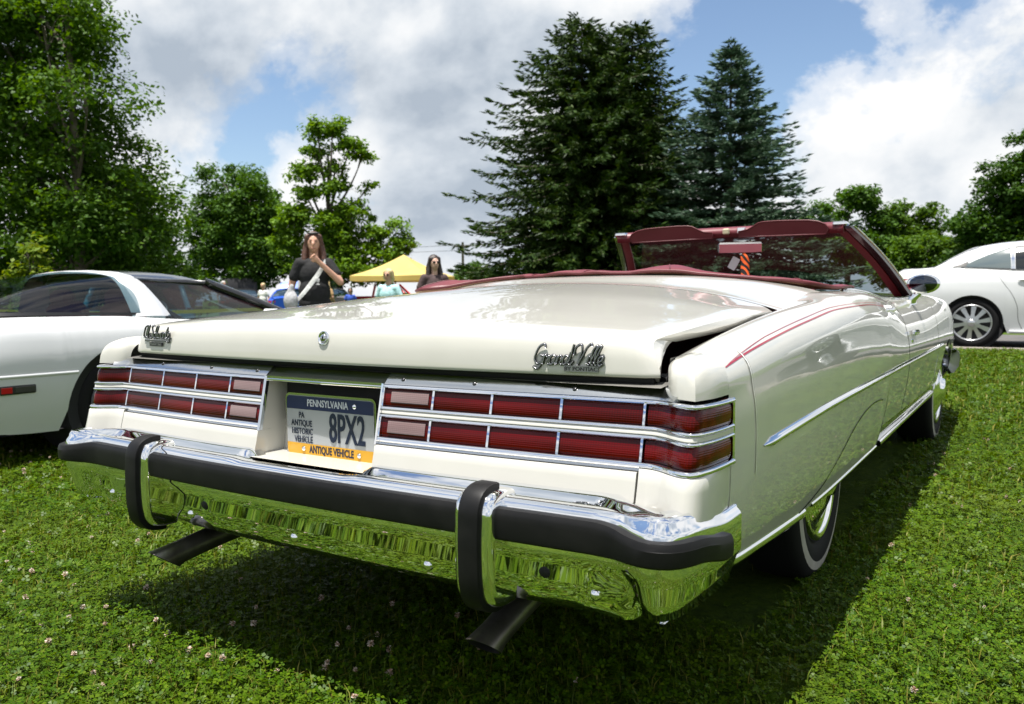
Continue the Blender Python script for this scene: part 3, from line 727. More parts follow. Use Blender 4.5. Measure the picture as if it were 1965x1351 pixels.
# guards
for s in (1, -1):
    gx = s*.567
    y0 = float(np.interp(gx, bpath[20:-20, 0], bpath[20:-20, 1]))
    fr_ = catmull(np.array([(.055, .590), (.025, .594), (-.005, .593), (-.026, .584), (-.037, .566), (-.041, .53), (-.042, .46), (-.039, .41), (-.031, .380), (-.014, .362), (.015, .353), (.055, .352)]), 40)
    cen = np.array([.02, .475])
    out_ = np.vstack([fr_, [[.058, .352], [.058, .590]]])
    def ring(dx, ins):
        d = out_-cen; k = 1-ins/np.linalg.norm(d, axis=1)
        q = cen+d*k[:, None]
        return [(gx+dx, y0+a_, b_) for a_, b_ in q]
    gd = grid('bumper_guard', [ring(-.046, .022), ring(-.045, .011), ring(-.041, .004), ring(-.033, 0), ring(.033, 0), ring(.041, .004), ring(.045, .011), ring(.046, .022)], CHROME_B, car, cv=True, caps=True, flat_angle=50)
    # black rubber cushion wrapped over the guard
    TT = np.gradient(fr_, axis=0); TT /= np.linalg.norm(TT, axis=1)[:, None]; NO = np.stack([TT[:, 1], -TT[:, 0]], 1)
    G = []
    for (yy, z), n in zip(fr_[3:-2], NO[3:-2]):
        o = lambda dx, d: (gx+dx, y0+yy+n[0]*d, z+n[1]*d)
        G.append([o(-.025, -.006), o(-.025, .008), o(-.0235, .0115), o(-.018, .013), o(.018, .013), o(.0235, .0115), o(.025, .008), o(.025, -.006)])
    grid('guard_cushion', G, RUBBER, gd, caps=True, flat_angle=30)
# ---- exhaust tips
for s in (1, -1):
    P = catmull([(s*.49, .75, .32), (s*.51, .45, .31), (s*.528, .22, .291), (s*.540, .09, .270), (s*.548, .008, .253)], 16)
    G = tube('', P, .033, None, V_only=True, n=18)
    for k in range(18):     # slash-cut end
        G[-1, k, 1] += .9*(P[-1][2]-G[-1, k, 2])*-1*.0+(P[-1][2]-G[-1, k, 2])*1.2
    ex = grid('exhaust_pipe', G, EXH, car, cv=True)
    Gi = P[None][0]; GI = (G-P[:, None])*.90+P[:, None]
    grid('exhaust_bore', GI, DARK, ex, cv=True, flip=True)
    grid('exhaust_lip', np.stack([G[-1], GI[-1]]), STEEL, ex, cv=True)

# ---- rear deck, cowl, hood, floor
def deck_z(x, y):
    zc = float(np.interp(y, [1.15, 1.2, 1.4, 1.6, 1.8, 2.1], [1.022, 1.029, 1.050, 1.066, 1.070, 1.070]))
    c8 = pchip(SY, SX, [y])[0][8]; t = min(1, abs(x)/c8[0])
    z0 = zc-(zc-c8[1])*(.35*t*t+.65*t**4)
    tl = abs(x)/.815; zl = 1.0295-.088*(.55*tl*tl+.45*tl**4)
    f = np.clip((y-1.194)/.35, 0, 1); f = f*f*(3-2*f)
    return z0*f+zl*(1-f)
G = [[(t*pchip(SY, SX, [y])[0][8][0], y, deck_z(t*pchip(SY, SX, [y])[0][8][0], y)) for t in np.linspace(-1, 1, 41)] for y in np.linspace(1.194, 1.75, 18)]
grid('rear_deck', G, PAINT, car, flip=True)
mk('deck_seam_channel', [(-.82, 1.180, .93), (-.5, 1.18, 1.0), (0, 1.18, 1.018), (.5, 1.18, 1.0), (.82, 1.18, .93), (-.82, 1.20, .90), (-.5, 1.2, .95), (0, 1.2, .99), (.5, 1.2, .95), (.82, 1.2, .90)],
   [(0, 1, 6, 5), (1, 2, 7, 6), (2, 3, 8, 7), (3, 4, 9, 8)], DARK, car, smooth=False)
def panel_between(name, y0, y1, n, mt, zc, half=None):
    G = []
    for y in np.linspace(y0, y1, n):
        c8 = pchip(SY, SX, [y])[0][8]
        G.append([(t*c8[0], y, c8[1]+zc(y)*(1-t*t)) for t in np.linspace(-1, 1, 21)])
    return grid(name, G, mt, car, flip=True)
panel_between('hood', 4.12, 5.62, 14, PAINT, lambda y: .035)
panel_between('cowl', 3.84, 4.12, 4, BLACKP, lambda y: .010)
mk('underbody', [(-.93, .30, .42), (.93, .30, .42), (.93, 5.4, .42), (-.93, 5.4, .42), (-.85, .35, .30), (.85, .35, .30), (.85, 5.3, .26), (-.85, 5.3, .26)], [(0, 1, 5, 4), (1, 2, 6, 5), (2, 3, 7, 6), (3, 0, 4, 7), (4, 5, 6, 7)], DARK, car, smooth=False)
mk('firewall_front', [(-.90, 5.58, .46), (.90, 5.58, .46), (.75, 5.60, .91), (-.75, 5.60, .91)], [(0, 1, 2, 3)], BLACKP, car, smooth=False)
mk('rear_inner_panel', [(-.95, .2, .40), (.95, .2, .40), (.95, .2, .60), (-.95, .2, .60)], [(0, 1, 2, 3)], DARK, car, smooth=False)
# front bumper
FB_ = np.array([(1.0, 5.40), (.985, 5.54), (.955, 5.66), (.86, 5.74), (.5, 5.78), (0, 5.80), (-.5, 5.78), (-.86, 5.74), (-.955, 5.66), (-.985, 5.54), (-1.0, 5.40)])
fpth = catmull(FB_, 60)
fb = grid('front_bumper', sweep(fpth, [(-.06, .575), (-.01, .58), (.01, .56), (.016, .52), (.010, .46), (-.02, .41), (-.06, .40)]), CHROME, car, flip=True, caps=True)
grid('rubber_strip', sweep(fpth[12:-12], [(.012, .54), (.026, .535), (.03, .51), (.026, .485), (.012, .48)]), RUBBER, fb, flip=True)
# ---- interior
box('cockpit_floor', (0, 2.9, .40), (1.7, 2.0, .04), MAROON_D, car)
for s in (1, -1):
    G = [[(s*.885, y, .955), (s*.86, y, .965), (s*.835, y, .95), (s*.83, y, .80), (s*.845, y, .45)] for y in np.linspace(2.0, 3.85, 8)]
    grid('door_trim', G, MAROON, car, flip=s > 0)
    st = box('front_seat', (s*.40, 2.75, .56), (.62, .55, .22), MAROON, car, .06)
    box('seat_backrest', (s*.40, 2.47, .78), (.60, .16, .46), MAROON, st, .06)
    box('seat_headrest', (s*.40, 2.45, 1.0), (.26, .09, .09), MAROON, st, .04)
rs = box('rear_seat', (0, 1.98, .56), (1.35, .5, .22), MAROON, car, .06)
box('seat_backrest', (0, 1.78, .76), (1.35, .14, .40), MAROON, rs, .05)
G = [[(x, 3.45, .80), (x, 3.42, .90), (x, 3.50, .945), (x, 3.75, .955), (x, 3.90, .955)] for x in np.linspace(-.84, .84, 12)]
dash = grid('dashboard', G, MAROON, car)
a = np.linspace(0, 2*math.pi, 33)[:-1]
sw = tube('steering_wheel', [(-.40+.19*math.cos(t), 3.22+.19*math.sin(t)*.42, .90+.19*math.sin(t)*.9) for t in a], .011, BLACKP, dash, 8, closed=True)
tube('steering_column', [(-.40, 3.24, .88), (-.40, 3.48, .80)], .03, MAROON, sw, 10)
# ---- boot cover over folded top
bo = catmull(np.array([(.872, 2.13, .998), (.872, 2.00, .999), (.852, 1.88, 1.0), (.78, 1.76, 1.010), (.62, 1.685, 1.035), (.40, 1.64, 1.052), (.2, 1.615, 1.060), (0, 1.605, 1.066)]), 60)
bo = np.vstack([bo, mirx(bo)[::-1][1:]])
lf_ = sm(.35, .80, -bo[:, 0])                      # left end is pulled back over the deck
bo[:, 1] -= .34*lf_*np.clip((2.35-bo[:, 1])/.5, 0, 1)
bo[:, 2] = np.where(lf_ > 0, [deck_z(max(-.82, min(.82, q[0])), max(1.2, q[1]))+.001 for q in bo], bo[:, 2])
nb = len(bo); sarc = np.linspace(0, 1, nb)
G = []; GU = []
rb = np.random.default_rng(5)
wob = np.interp(sarc, np.linspace(0, 1, 24), rb.normal(0, 1, 24)); wob = np.convolve(np.pad(wob, 4, mode='edge'), np.ones(9)/9, 'valid')
wav = .5*np.sin(sarc*41)+.5*np.sin(sarc*23+1)
for i in range(nb):
    p = bo[i].copy(); c = np.array([0, 2.35, p[2]]); d = c-p; d[2] = 0; d /= np.linalg.norm(d)
    lift = .005+.005*max(0, wav[i])+.010*max(0, wob[i])+.030*np.exp(-((p[0]+.80)/.13)**2)
    bump_ = .012*np.exp(-((p[0]-.38)/.12)**2)+.030*np.exp(-((p[0]+.78)/.12)**2)
    hgt = .019+bump_+.005*wob[i]
    q = lambda din, dz: p+d*din+np.array([0, 0, dz])
    G.append([q(.012, lift-.004), q(.0, lift), q(-.002, lift+.007), q(.006, lift+.011), q(.03, lift+.012+hgt*.25), q(.07, lift+hgt*.75), q(.12, lift+hgt), q(.19, lift+hgt*.95), q(.27, hgt*.55), q(.36, -.02), q(.42, -.10)])
    GU.append([q(.0, lift-.0015), q(.03, lift-.003), q(.09, .004)])
boot = grid('boot_cover', catmull(np.array(G).transpose(1, 0, 2).reshape(11, -1), 31).reshape(31, nb, 3).transpose(1, 0, 2), MAROON, car)
grid('boot_lining', GU, TAN, boot)
P = np.array([g[2] for g in G]); tube('boot_piping', P, .0048, MAROON_D, boot, 6)
for i in (20, 44, 62, 75, 98):
    P = catmull(np.array([G[i][3], G[i][4], G[i][5], G[i][6], G[i][7], G[i][8]])+np.array([0, 0, .001]), 16)
    tube('boot_seam', P, .0028, MAROON_D, boot, 6)
# ---- windshield
def ws_top(t): return np.array([.625*t, 3.275-.085*t*t, 1.338-.010*t*t])
def ws_bot(t): return np.array([.84*t, 4.03-.20*t*t, .955])
G = [[ws_bot(t)*(1-v)+ws_top(t)*v+np.array([0, .02*math.sin(math.pi*v), .025*math.sin(math.pi*v)]) for t in np.linspace(-1, 1, 25)] for v in np.linspace(0, 1, 9)]
G = np.array(G)
wsf = grid('windshield_frame', [[ws_top(t)+np.array(o) for o in ((0, -.055, -.028), (0, -.062, .0), (0, -.052, .022), (0, -.01, .034), (0, .03, .022), (0, .028, -.012))] for t in np.linspace(-1.02, 1.02, 25)], MAROON, car, cv=True, caps=True, flip=True)
glass = grid('windshield_glass', G, WIND, wsf)
GTINT = glass_mat('shade_band_glass', (.22, .26, .30))
grid('shade_band', G[7:]+np.array([0, -.006, 0]), GTINT, wsf)
for s in (1, -1):
    P = np.array([ws_bot(s)*(1-v)+ws_top(s)*v+np.array([0, .02*math.sin(math.pi*v), .025*math.sin(math.pi*v)]) for v in np.linspace(-.02, 1.02, 16)])
    for nm, mt_, offs in (('pillar_trim', MAROON, ((-.040, -.030, 0), (.004, -.042, 0), (.012, -.012, 0), (-.030, .004, 0))), ('windshield_pillar', BLACKP, ((.012, -.044, 0), (.046, -.034, 0), (.056, .0, .004), (.038, .034, .006), (-.01, .026, .004), (.010, -.012, 0)))):
        grid(nm, [[p+np.array((s*o[0], o[1], o[2])) for o in offs] for p in P], mt_, wsf, cv=True, caps=True, flip=s < 0, flat_angle=35)
    tube('pillar_bead', P+np.array([s*.058, .004, .006]), .005, CHROME, wsf, 6)
    box('header_corner', tuple(ws_top(s*.99)+np.array([0, -.03, .020])), (.075, .07, .022), CHROME, wsf, .008)
    # sun visor swung up above the header
    o = ws_top(s*.52)+np.array([0, -.070, .0])
    pts = [(-.25, -.026), (-.1, -.028), (.08, -.031), (.225, -.034), (.236, -.02), (.238, .0), (.225, .018), (.19, .034), (.14, .043), (.05, .048), (-.05, .051), (-.11, .050), (-.135, .045), (-.17, .026), (-.20, .012), (-.25, .006)]
    if s < 0: pts = [(-a_, b_) for a_, b_ in pts][::-1]
    M4 = Matrix.Translation(o)@Matrix.Rotation(s*-.10, 4, 'Z')@Matrix.Rotation(math.radians(100), 4, 'X')
    vz = poly_prism('sun_visor', pts, .018, MAROON, wsf, M4)
    tube('visor_piping', [tuple(M4@Vector((a_, b_, .018))) for a_, b_ in pts], .004, MAROON_D, vz, 6, closed=True)
box('visor_clip', tuple(ws_top(0)+np.array([.0, -.072, .004])), (.04, .016, .034), mat('beige_clip', (.45, .40, .27), .4), wsf, .006)
box('header_latch', tuple(ws_top(.14)+np.array([0, -.072, .006])), (.05, .02, .032), CHROME, wsf, .006)
# inside mirror
mirr_c = np.array((.095, 3.16, 1.246))
MR = Matrix.Rotation(.30, 3, 'Z')@Matrix.Rotation(.22, 3, 'X')
mb = box('inside_mirror', tuple(mirr_c), (.245, .028, .062), BLACKP, wsf, .012, rot=MR)
MIRG = mat('mirror_glass', (.82, .84, .86), .02, 1.)
box('mirror_glass', tuple(mirr_c+np.array(MR@Vector((0, -.0145, 0)))), (.228, .003, .050), MIRG, mb, .001, rot=MR)
tube('mirror_arm', [tuple(mirr_c+np.array([0, .015, .01])), tuple(ws_top(.2)+np.array([0, -.02, -.05]))], .007, CHROME, mb, 8)
# door mirror on the right
dm = np.array((.992, 3.33, 1.036))
mo = lathe('door_mirror', [(.0001, .05), (.03, .048), (.055, .032), (.064, .004), (.063, -.012), (.058, -.016), (.0001, -.014)], (0, 0, 0), (0, 1, 0), CHROME, car, 28)
for v in mo.data.vertices: v.co = Vector((v.co.x*1.22, v.co.y, v.co.z*.80))+Vector(dm)
gl_ = lathe('mirror_glass', [(.0001, -.0175), (.052, -.0175), (.056, -.013)], (0, 0, 0), (0, 1, 0), mat('dark_mirror', (.08, .09, .11), .03, 1.), mo, 28)
for v in gl_.data.vertices: v.co = Vector((v.co.x*1.22, v.co.y, v.co.z*.80))+Vector(dm)
tube('mirror_stalk', catmull([tuple(dm+np.array([-.02, .02, -.045])), tuple(dm+np.array([-.055, .015, -.085])), (.935, 3.35, .935)], 8), np.linspace(.016, .026, 8), CHROME, mo, 10)

# ---- wheels
def wheel(parent, c, side, R, width, style):
    cx, cy, cz = c; d = (side, 0, 0)
    w2 = width
    if style == 'whitewall':
        ty = lathe('wheel', [(R*.60, -w2), (R*.90, -w2-.005), (R*.985, -w2*.8), (R, -w2*.55), (R, -w2*.15), (R*.985, -.012), (R*.955, .0), (R*.90, .010), (R*.80, .014), (R*.70, .010), (R*.635, -.004), (R*.60, -.02)], c, d, TYRE, parent, 56)
        lathe('whitewall_band', [(R*.895, .0112), (R*.87, .0128), (R*.835, .0142), (R*.815, .0146)], c, d, WHITEWALL, ty, 56)
        lathe('wheel_cover', [(R*.635, -.004), (R*.62, .012), (R*.59, .014), (R*.56, .004), (R*.50, -.004), (R*.40, .012), (R*.28, .030), (R*.20, .034), (R*.18, .050), (R*.10, .058), (.0001, .060)], c, d, CHROME, ty, 56)
    return ty
for s in (1, -1):
    wheel(car, (s*.875, REAR_AXLE, .362), s, .362, .20, 'whitewall')
    wheel(car, (s*.935, FRONT_AXLE, .362), s, .362, .20, 'whitewall')
# ---- hanging tail on the inside mirror
tg = mat('tiger_plush', (.80, .14, .02), .9)
t_ = tg.node_tree; b_ = t_.nodes['Principled BSDF']
wv_ = N(t_, 'ShaderNodeTexWave', bands_direction='DIAGONAL', i_Scale=14.0, i_Distortion=3.0); tcx = N(t_, 'ShaderNodeTexCoord')
t_.links.new(tcx.outputs['Object'], wv_.inputs['Vector'])
t_.links.new(ramp(t_, wv_.outputs[1], [(.42, (.80, .12, .02)), (.55, (.01, .01, .01))]), b_.inputs['Base Color'])
tail = tube('hanging_tail', catmull([tuple(mirr_c+np.array([.02, .01, -.03])), tuple(mirr_c+np.array([.025, .01, -.08])), tuple(mirr_c+np.array([.03, .0, -.16])), tuple(mirr_c+np.array([.05, -.01, -.22]))], 14), np.concatenate([[.012], np.full(12, .024), [.010]]), tg, None, 12)
tag(tail, 'orange and black striped plush tail hanging from the inside mirror', 'ornament')
tg2 = poly_prism('hanging_tag', rrect(.045, .07, .006, 3), .002, mat('tag_card', (.6, .6, .6), .6), None, Matrix.Translation(tuple(mirr_c+np.array([-.035, .0, -.085])))@Matrix.Rotation(.5, 4, 'Y')@Matrix.Rotation(math.radians(90), 4, 'X'))
tag(tg2, 'small pale card dangling under the inside mirror', 'tag')
# ================================================================== GROUND
def smst(a, b, v):
    t = np.clip((np.asarray(v, float)-a)/(b-a), 0, 1); return t*t*(3-2*t)
def terr(x, y):
    return .262*smst(3.5, 10.2, y)*smst(-9, -1.5, x)
def ground_material():
    m = bpy.data.materials.new('grass_ground'); m.use_nodes = True
    t = m.node_tree; b = t.nodes['Principled BSDF']; b.inputs['Roughness'].default_value = .9
    b.inputs['Specular IOR Level'].default_value = .15
    tcn = N(t, 'ShaderNodeTexCoord')
    n1 = N(t, 'ShaderNodeTexNoise', i_Scale=.5, i_Detail=5); n2 = N(t, 'ShaderNodeTexNoise', i_Scale=26.0, i_Detail=6, i_Roughness=.7)
    n3 = N(t, 'ShaderNodeTexNoise', i_Scale=3.2, i_Detail=4)
    for n in (n1, n2, n3): t.links.new(tcn.outputs['Object'], n.inputs['Vector'])
    f = mth(t, 'ADD', mth(t, 'MULTIPLY', n1.outputs[0], .35), mth(t, 'ADD', mth(t, 'MULTIPLY', n2.outputs[0], .45), mth(t, 'MULTIPLY', n3.outputs[0], .25)))
    c = ramp(t, f, [(.36, (.015, .034, .002)), (.50, (.046, .088, .004)), (.62, (.082, .128, .007)), (.72, (.125, .135, .02))])
    t.links.new(c, b.inputs['Base Color'])
    bp = N(t, 'ShaderNodeBump', i_Strength=.9, i_Distance=.05); t.links.new(n2.outputs[0], bp.inputs['Height']); t.links.new(bp.outputs[0], b.inputs['Normal'])
    return m
gx_ = np.concatenate([[-700, -200, -90], np.linspace(-50, -12, 14), np.linspace(-10, 12, 40), np.linspace(14, 50, 10), [90, 200, 700]])
gy_ = np.concatenate([[-700, -150, -50], np.linspace(-20, -6, 6), np.linspace(-5, 14, 40), np.linspace(16, 60, 12), [90, 200, 700]])
V = np.array([[(x, y, float(terr(x, y))) for x in gx_] for y in gy_])
tag(grid('grass_field', V, ground_material()), kind='structure')
# road behind the field on the right
ASPH = mat('asphalt', (.075, .072, .070), .9, noise=(3, (.11, .10, .095), .4, .7), bump=(60, .4, .01))
V = [[(x, y, float(terr(x, 10.6))+.012) for x in np.linspace(-7, 60, 30)] for y in (10.45, 12, 15.2)]
tag(grid('road', V, ASPH), kind='structure')
KERB = mat('kerb_concrete', (.30, .27, .24), .9, noise=(5, (.16, .13, .11), .4, .7), bump=(40, .3, .01))
G = [[(x, 10.33, float(terr(x, 10.3))-.05), (x, 10.325, float(terr(x, 10.3))+.045), (x, 10.335, float(terr(x, 10.3))+.055), (x, 10.44, float(terr(x, 10.3))+.055), (x, 10.45, float(terr(x, 10.3))+.0)] for x in np.linspace(-7, 60, 40)]
tag(grid('kerb', G, KERB), kind='structure')

# ------------------------------------------------------------------ clover and grass
rl = np.random.default_rng(3)
CP = np.array([CAM.x, CAM.y]); FWD2 = np.array([FW.x, FW.y]); FWD2 /= np.linalg.norm(FWD2); RT2 = np.array([FWD2[1], -FWD2[0]])
def scatter(x0, x1, y0, y1, dens_fn, nmax):
    A = (x1-x0)*(y1-y0); n = int(A*nmax)
    P = np.stack([rl.uniform(x0, x1, n), rl.uniform(y0, y1, n)], 1)
    r = P-CP; d = np.linalg.norm(r, axis=1); a = np.abs(np.arctan2(r@RT2, r@FWD2))
    keep = rl.uniform(0, nmax, n) < dens_fn(P, d, a < .62)
    return P[keep], d[keep]
def patchy(P):
    return .5+.5*np.sin(P[:, 0]*2.3+np.sin(P[:, 1]*1.9)*1.3)*np.sin(P[:, 1]*2.7+np.sin(P[:, 0]*2.1))
def leaf_dens(P, d, vis):
    f = np.where(d < 3.0, 6600, np.where(d < 4.2, 3600, np.where(d < 6.5, 1700, 560)))
    under = (np.abs(P[:, 0]) < .85) & (P[:, 1] > .9) & (P[:, 1] < 5.4)
    f = np.where(vis, f, np.where((d < 5) & (P[:, 1] < 1.5), 500, 60))
    f = np.where((P[:, 1] > 10.3), 0, f)
    return np.where(under, 60, f)
P, D = scatter(-6.5, 7, -5.5, 10.3, leaf_dens, 6600)
n = len(P)
sc = np.where(D < 3, 1., np.where(D < 4.2, 1.2, np.where(D < 6.5, 1.7, 2.6)))*rl.uniform(.65, 1.35, n)
lf = .0092*sc                      # leaflet length
hgt = rl.uniform(.012, .050, n)*(.8+.5*patchy(P))
ctr = np.column_stack([P, terr(P[:, 0], P[:, 1])+hgt])
tilt = rl.uniform(0, .75, n); ta = rl.uniform(0, 2*np.pi, n)
nz = np.column_stack([np.sin(tilt)*np.cos(ta), np.sin(tilt)*np.sin(ta), np.cos(tilt)])
a0 = rl.uniform(0, 2*np.pi, n)
e1 = np.cross(nz, np.column_stack([np.sin(a0), -np.cos(a0), 0*a0])); e1 /= np.linalg.norm(e1, axis=1)[:, None]; e2 = np.cross(nz, e1)
VV = []; 
for k in range(3):
    an = 2*np.pi*k/3+rl.uniform(-.15, .15, n)
    u = e1*np.cos(an)[:, None]+e2*np.sin(an)[:, None]; v = -e1*np.sin(an)[:, None]+e2*np.cos(an)[:, None]
    up_ = nz*(lf*rl.uniform(-.05, .35, n))[:, None]
    L1 = lf[:, None]
    b0 = ctr+u*L1*.06
    VV.append(np.stack([b0, ctr+u*L1*.66-v*L1*.52+up_, ctr+u*L1*1.08+up_*.3, ctr+u*L1*.66+v*L1*.52+up_], 1))
VV = np.concatenate(VV).reshape(-1, 3); FF = np.arange(len(VV)).reshape(-1, 4)
CLOVER = leaf_mat('clover_leaf', (0.0288, 0.0756, 0.0020), (0.0590, 0.1224, 0.0031), (0.1080, 0.1728, 0.0067), trans=.32, rough=.42, scale=1.3, patch=(1.1, (.085, .125, .007)))
tag(mkbig('clover_lawn', VV, FF, CLOVER), 'clover leaves covering the lawn around the cars', 'clover', kind='stuff')
# grass blades
def blade_dens(P, d, vis):
    f = np.where(d < 3.2, 2900, np.where(d < 6, 1500, 800))*(.35+.9*patchy(P[:, ::-1]*1.3))
    f = np.where(vis, f, np.where(d < 5, 300, 40))
    under = (np.abs(P[:, 0]) < .85) & (P[:, 1] > .9) & (P[:, 1] < 5.4)
    return np.where(under | (P[:, 1] > 10.3), 30, f)
P, D = scatter(-7, 8, -5.5, 10.3, blade_dens, 4200)
n = len(P); sc = np.where(D < 3.2, 1., np.where(D < 6, 1.5, 2.6))
h = rl.uniform(.025, .075, n)*np.where(D < 6, 1., 1.15); wd = .0016*sc*rl.uniform(.7, 1.5, n)
a0 = rl.uniform(0, 2*np.pi, n); lean_ = rl.uniform(.1, 1.1, n)
dr = np.column_stack([np.cos(a0), np.sin(a0), 0*a0]); sd = np.column_stack([-np.sin(a0), np.cos(a0), 0*a0])
b = np.column_stack([P, terr(P[:, 0], P[:, 1])])
m1 = b+dr*(h*lean_*.25)[:, None]+np.array([0, 0, 1.])*(h*.6)[:, None]
tp = b+dr*(h*lean_*.9)[:, None]+np.array([0, 0, 1.])*(h*(1-.35*lean_))[:, None]
w_ = wd[:, None]
VV = np.stack([b-sd*w_, b+sd*w_, m1+sd*w_*.9, m1-sd*w_*.9, tp+sd*w_*.15, tp-sd*w_*.15], 1).reshape(-1, 3)
i0 = np.arange(n)*6
FF = np.concatenate([np.stack([i0, i0+1, i0+2, i0+3], 1), np.stack([i0+3, i0+2, i0+4, i0+5], 1)])
BLADE = leaf_mat('grass_blade', (0.0440, 0.0920, 0.0048), (0.0880, 0.1360, 0.0106), (0.2080, 0.1920, 0.0384), trans=.25, rough=.45)
tag(mkbig('grass_blades', VV, FF, BLADE), 'grass blades standing among the clover on the lawn', 'grass', kind='stuff')
# clover flowers
def fl_dens(P, d, vis):
    f = np.where(P[:, 0] < .2, 28, 8)*(.3+1.4*patchy(P*1.7))
    return np.where(vis & (d < 6) & ~((np.abs(P[:, 0]) < 1.0) & (P[:, 1] > .5)), f, 0)
P, D = scatter(-6, 6, -2, 6, fl_dens, 60)
VF = []; FFl = []; VS = []; FSm = []
bs = [(math.sqrt(max(0, 1-z*z))*math.cos(2.4*k), math.sqrt(max(0, 1-z*z))*math.sin(2.4*k), z) for k, z in enumerate(np.linspace(-.75, .98, 30))]
vb = []; vs_ = []
for (x, y), d in zip(P, D):
    r = rl.uniform(.0050, .0095); z0 = float(terr(x, y)); hz = rl.uniform(.030, .062)+(.03 if rl.random() < .08 else 0)
    lx_, ly_ = rl.normal(0, .012, 2)
    c = np.array([x+lx_, y+ly_, z0+hz])
    for q in bs:
        q = np.array(q)+rl.normal(0, .12, 3); s1 = np.cross(q, (.3, .2, 1)); s1 /= np.linalg.norm(s1)
        vb.append([c+q*r*.35-s1*r*.16, c+q*r*.35+s1*r*.16, c+q*r*1.05+s1*r*.26, c+q*r*1.05-s1*r*.26])
    e = np.array([.0009, 0, 0])
    vs_.append([np.array([x, y, z0])-e, np.array([x, y, z0])+e, c+e, c-e])
FLW = leaf_mat('clover_flower', (0.2890, 0.1615, 0.1020), (0.5270, 0.4250, 0.3400), (0.6800, 0.6460, 0.5780), trans=.2, rough=.7, scale=6.0)
vb = np.array(vb).reshape(-1, 3)
fo = mkbig('clover_flowers', vb, np.arange(len(vb)).reshape(-1, 4), FLW)
tag(fo, 'white and pinkish clover flower heads dotted over the lawn', 'flowers', kind='stuff')
vs_ = np.array(vs_).reshape(-1, 3)
mkbig('flower_stems', vs_, np.arange(len(vs_)).reshape(-1, 4), BLADE, fo)['kind'] = 'stuff'

# ================================================================== TREES
BARK = mat('bark', (.075, .058, .045), .9, noise=(6, (.13, .11, .09), .4, .7), bump=(22, .6, .03))
def leaves_at(C_, n_each, rad, size, r_, flat=.55, aspect=.6):
    """leaf quads in blobs round clump centres"""
    C_ = np.repeat(np.asarray(C_), n_each, 0); rad = np.repeat(np.broadcast_to(rad, (len(C_)//n_each,)), n_each)
    n = len(C_); v = r_.normal(0, 1, (n, 3)); v /= np.linalg.norm(v, axis=1)[:, None]
    v *= (r_.uniform(0, 1, n)**.5)[:, None]
    p = C_+v*rad[:, None]*np.array([1, 1, flat])
    nrm = r_.normal(0, .55, (n, 3))+np.array([0, 0, .8])+v*.5; nrm /= np.linalg.norm(nrm, axis=1)[:, None]
    t = np.cross(nrm, r_.normal(0, 1, (n, 3))); t /= np.linalg.norm(t, axis=1)[:, None]; u = np.cross(nrm, t)
    s = (size*r_.uniform(.6, 1.35, n))[:, None]
    q = np.stack([p-t*s, p-u*s*aspect+nrm*s*.12, p+t*s, p+u*s*aspect+nrm*s*.12], 1)
    return q.reshape(-1, 3)
def decid(name, label, base, H, lobes, leafsize, clumps, per, lmat, seed, trunk_r=.25, clump_r=.45, shell=.45, limbs=True, group=None, bare=.0):
    """lobes: (dx, dy, z, rx, ry, rz) relative to base"""
    r_ = np.random.default_rng(seed)
    e = thing(name, label, 'tree', base, group=group)
    lob = np.array(lobes, float); vol = (lob[:, 3]*lob[:, 4]*lob[:, 5])**.72; k = r_.choice(len(lob), clumps, p=vol/vol.sum())
    v = r_.normal(0, 1, (clumps, 3)); v /= np.linalg.norm(v, axis=1)[:, None]; v *= (shell+(1-shell)*r_.uniform(0, 1, clumps)**.6)[:, None]
    C_ = lob[k, :3]+v*lob[k, 3:]
    V = leaves_at(C_, per, clump_r*r_.uniform(.6, 1.4, clumps), leafsize, r_)
    mkbig('crown', V, np.arange(len(V)).reshape(-1, 4), lmat, e)
    zc = lob[:, 2].mean(); top = lob[:, 2].max()
    Gs = [tube('', catmull([(0, 0, -.2), (.05, .03, H*.2), (-.06, .05, H*.45), (.02, .02, min(top, H*.8))], 14), np.linspace(trunk_r, trunk_r*.22, 14), None, V_only=True, n=9)]
    for i in range(len(lob)):
        c = lob[i, :3]; st = np.array([0, 0, max(.12*H, min(c[2]*.62, H*.6))])
        mid = .5*(st+c)+r_.normal(0, .12, 3)*np.array([1, 1, .5])
        Gs.append(tube('', catmull([st, mid, c], 8), np.linspace(trunk_r*.42, trunk_r*.08, 8), None, V_only=True, n=6))
        for j in range(5):
            v = r_.normal(0, 1, 3); v /= np.linalg.norm(v); q = c+v*lob[i, 3:]*.85
            Gs.append(tube('', catmull([mid*.4+c*.6, .5*(c+q)+np.array([0, 0, .1]), q], 6), np.linspace(trunk_r*.13, trunk_r*.03, 6), None, V_only=True, n=5))
    join_grids('trunk', Gs, BARK, e)
    return e
def rand_lobes(seed, n, cx, cy, cz, rx, ry, rz, lr=(.28, .45)):
    r_ = np.random.default_rng(seed); out = []
    for i in range(n):
        v = r_.normal(0, 1, 3); v /= np.linalg.norm(v); f = r_.uniform(.35, .78)
        s = r_.uniform(*lr)
        out.append((cx+v[0]*rx*f, cy+v[1]*ry*f, cz+v[2]*rz*f, rx*s, ry*s, rz*s*.75))
    return out
LF_DARK = leaf_mat('oak_leaf', (0.0202, 0.0552, 0.0064), (0.0368, 0.0874, 0.0090), (0.0598, 0.1196, 0.0129), trans=.30)
LF_MID = leaf_mat('maple_leaf', (0.0348, 0.0819, 0.0113), (0.0559, 0.1242, 0.0157), (0.0869, 0.1739, 0.0217), trans=.30)
LF_BRIGHT = leaf_mat('bright_leaf', (0.0718, 0.1495, 0.0100), (0.1136, 0.2213, 0.0134), (0.1674, 0.2870, 0.0251), trans=.38)
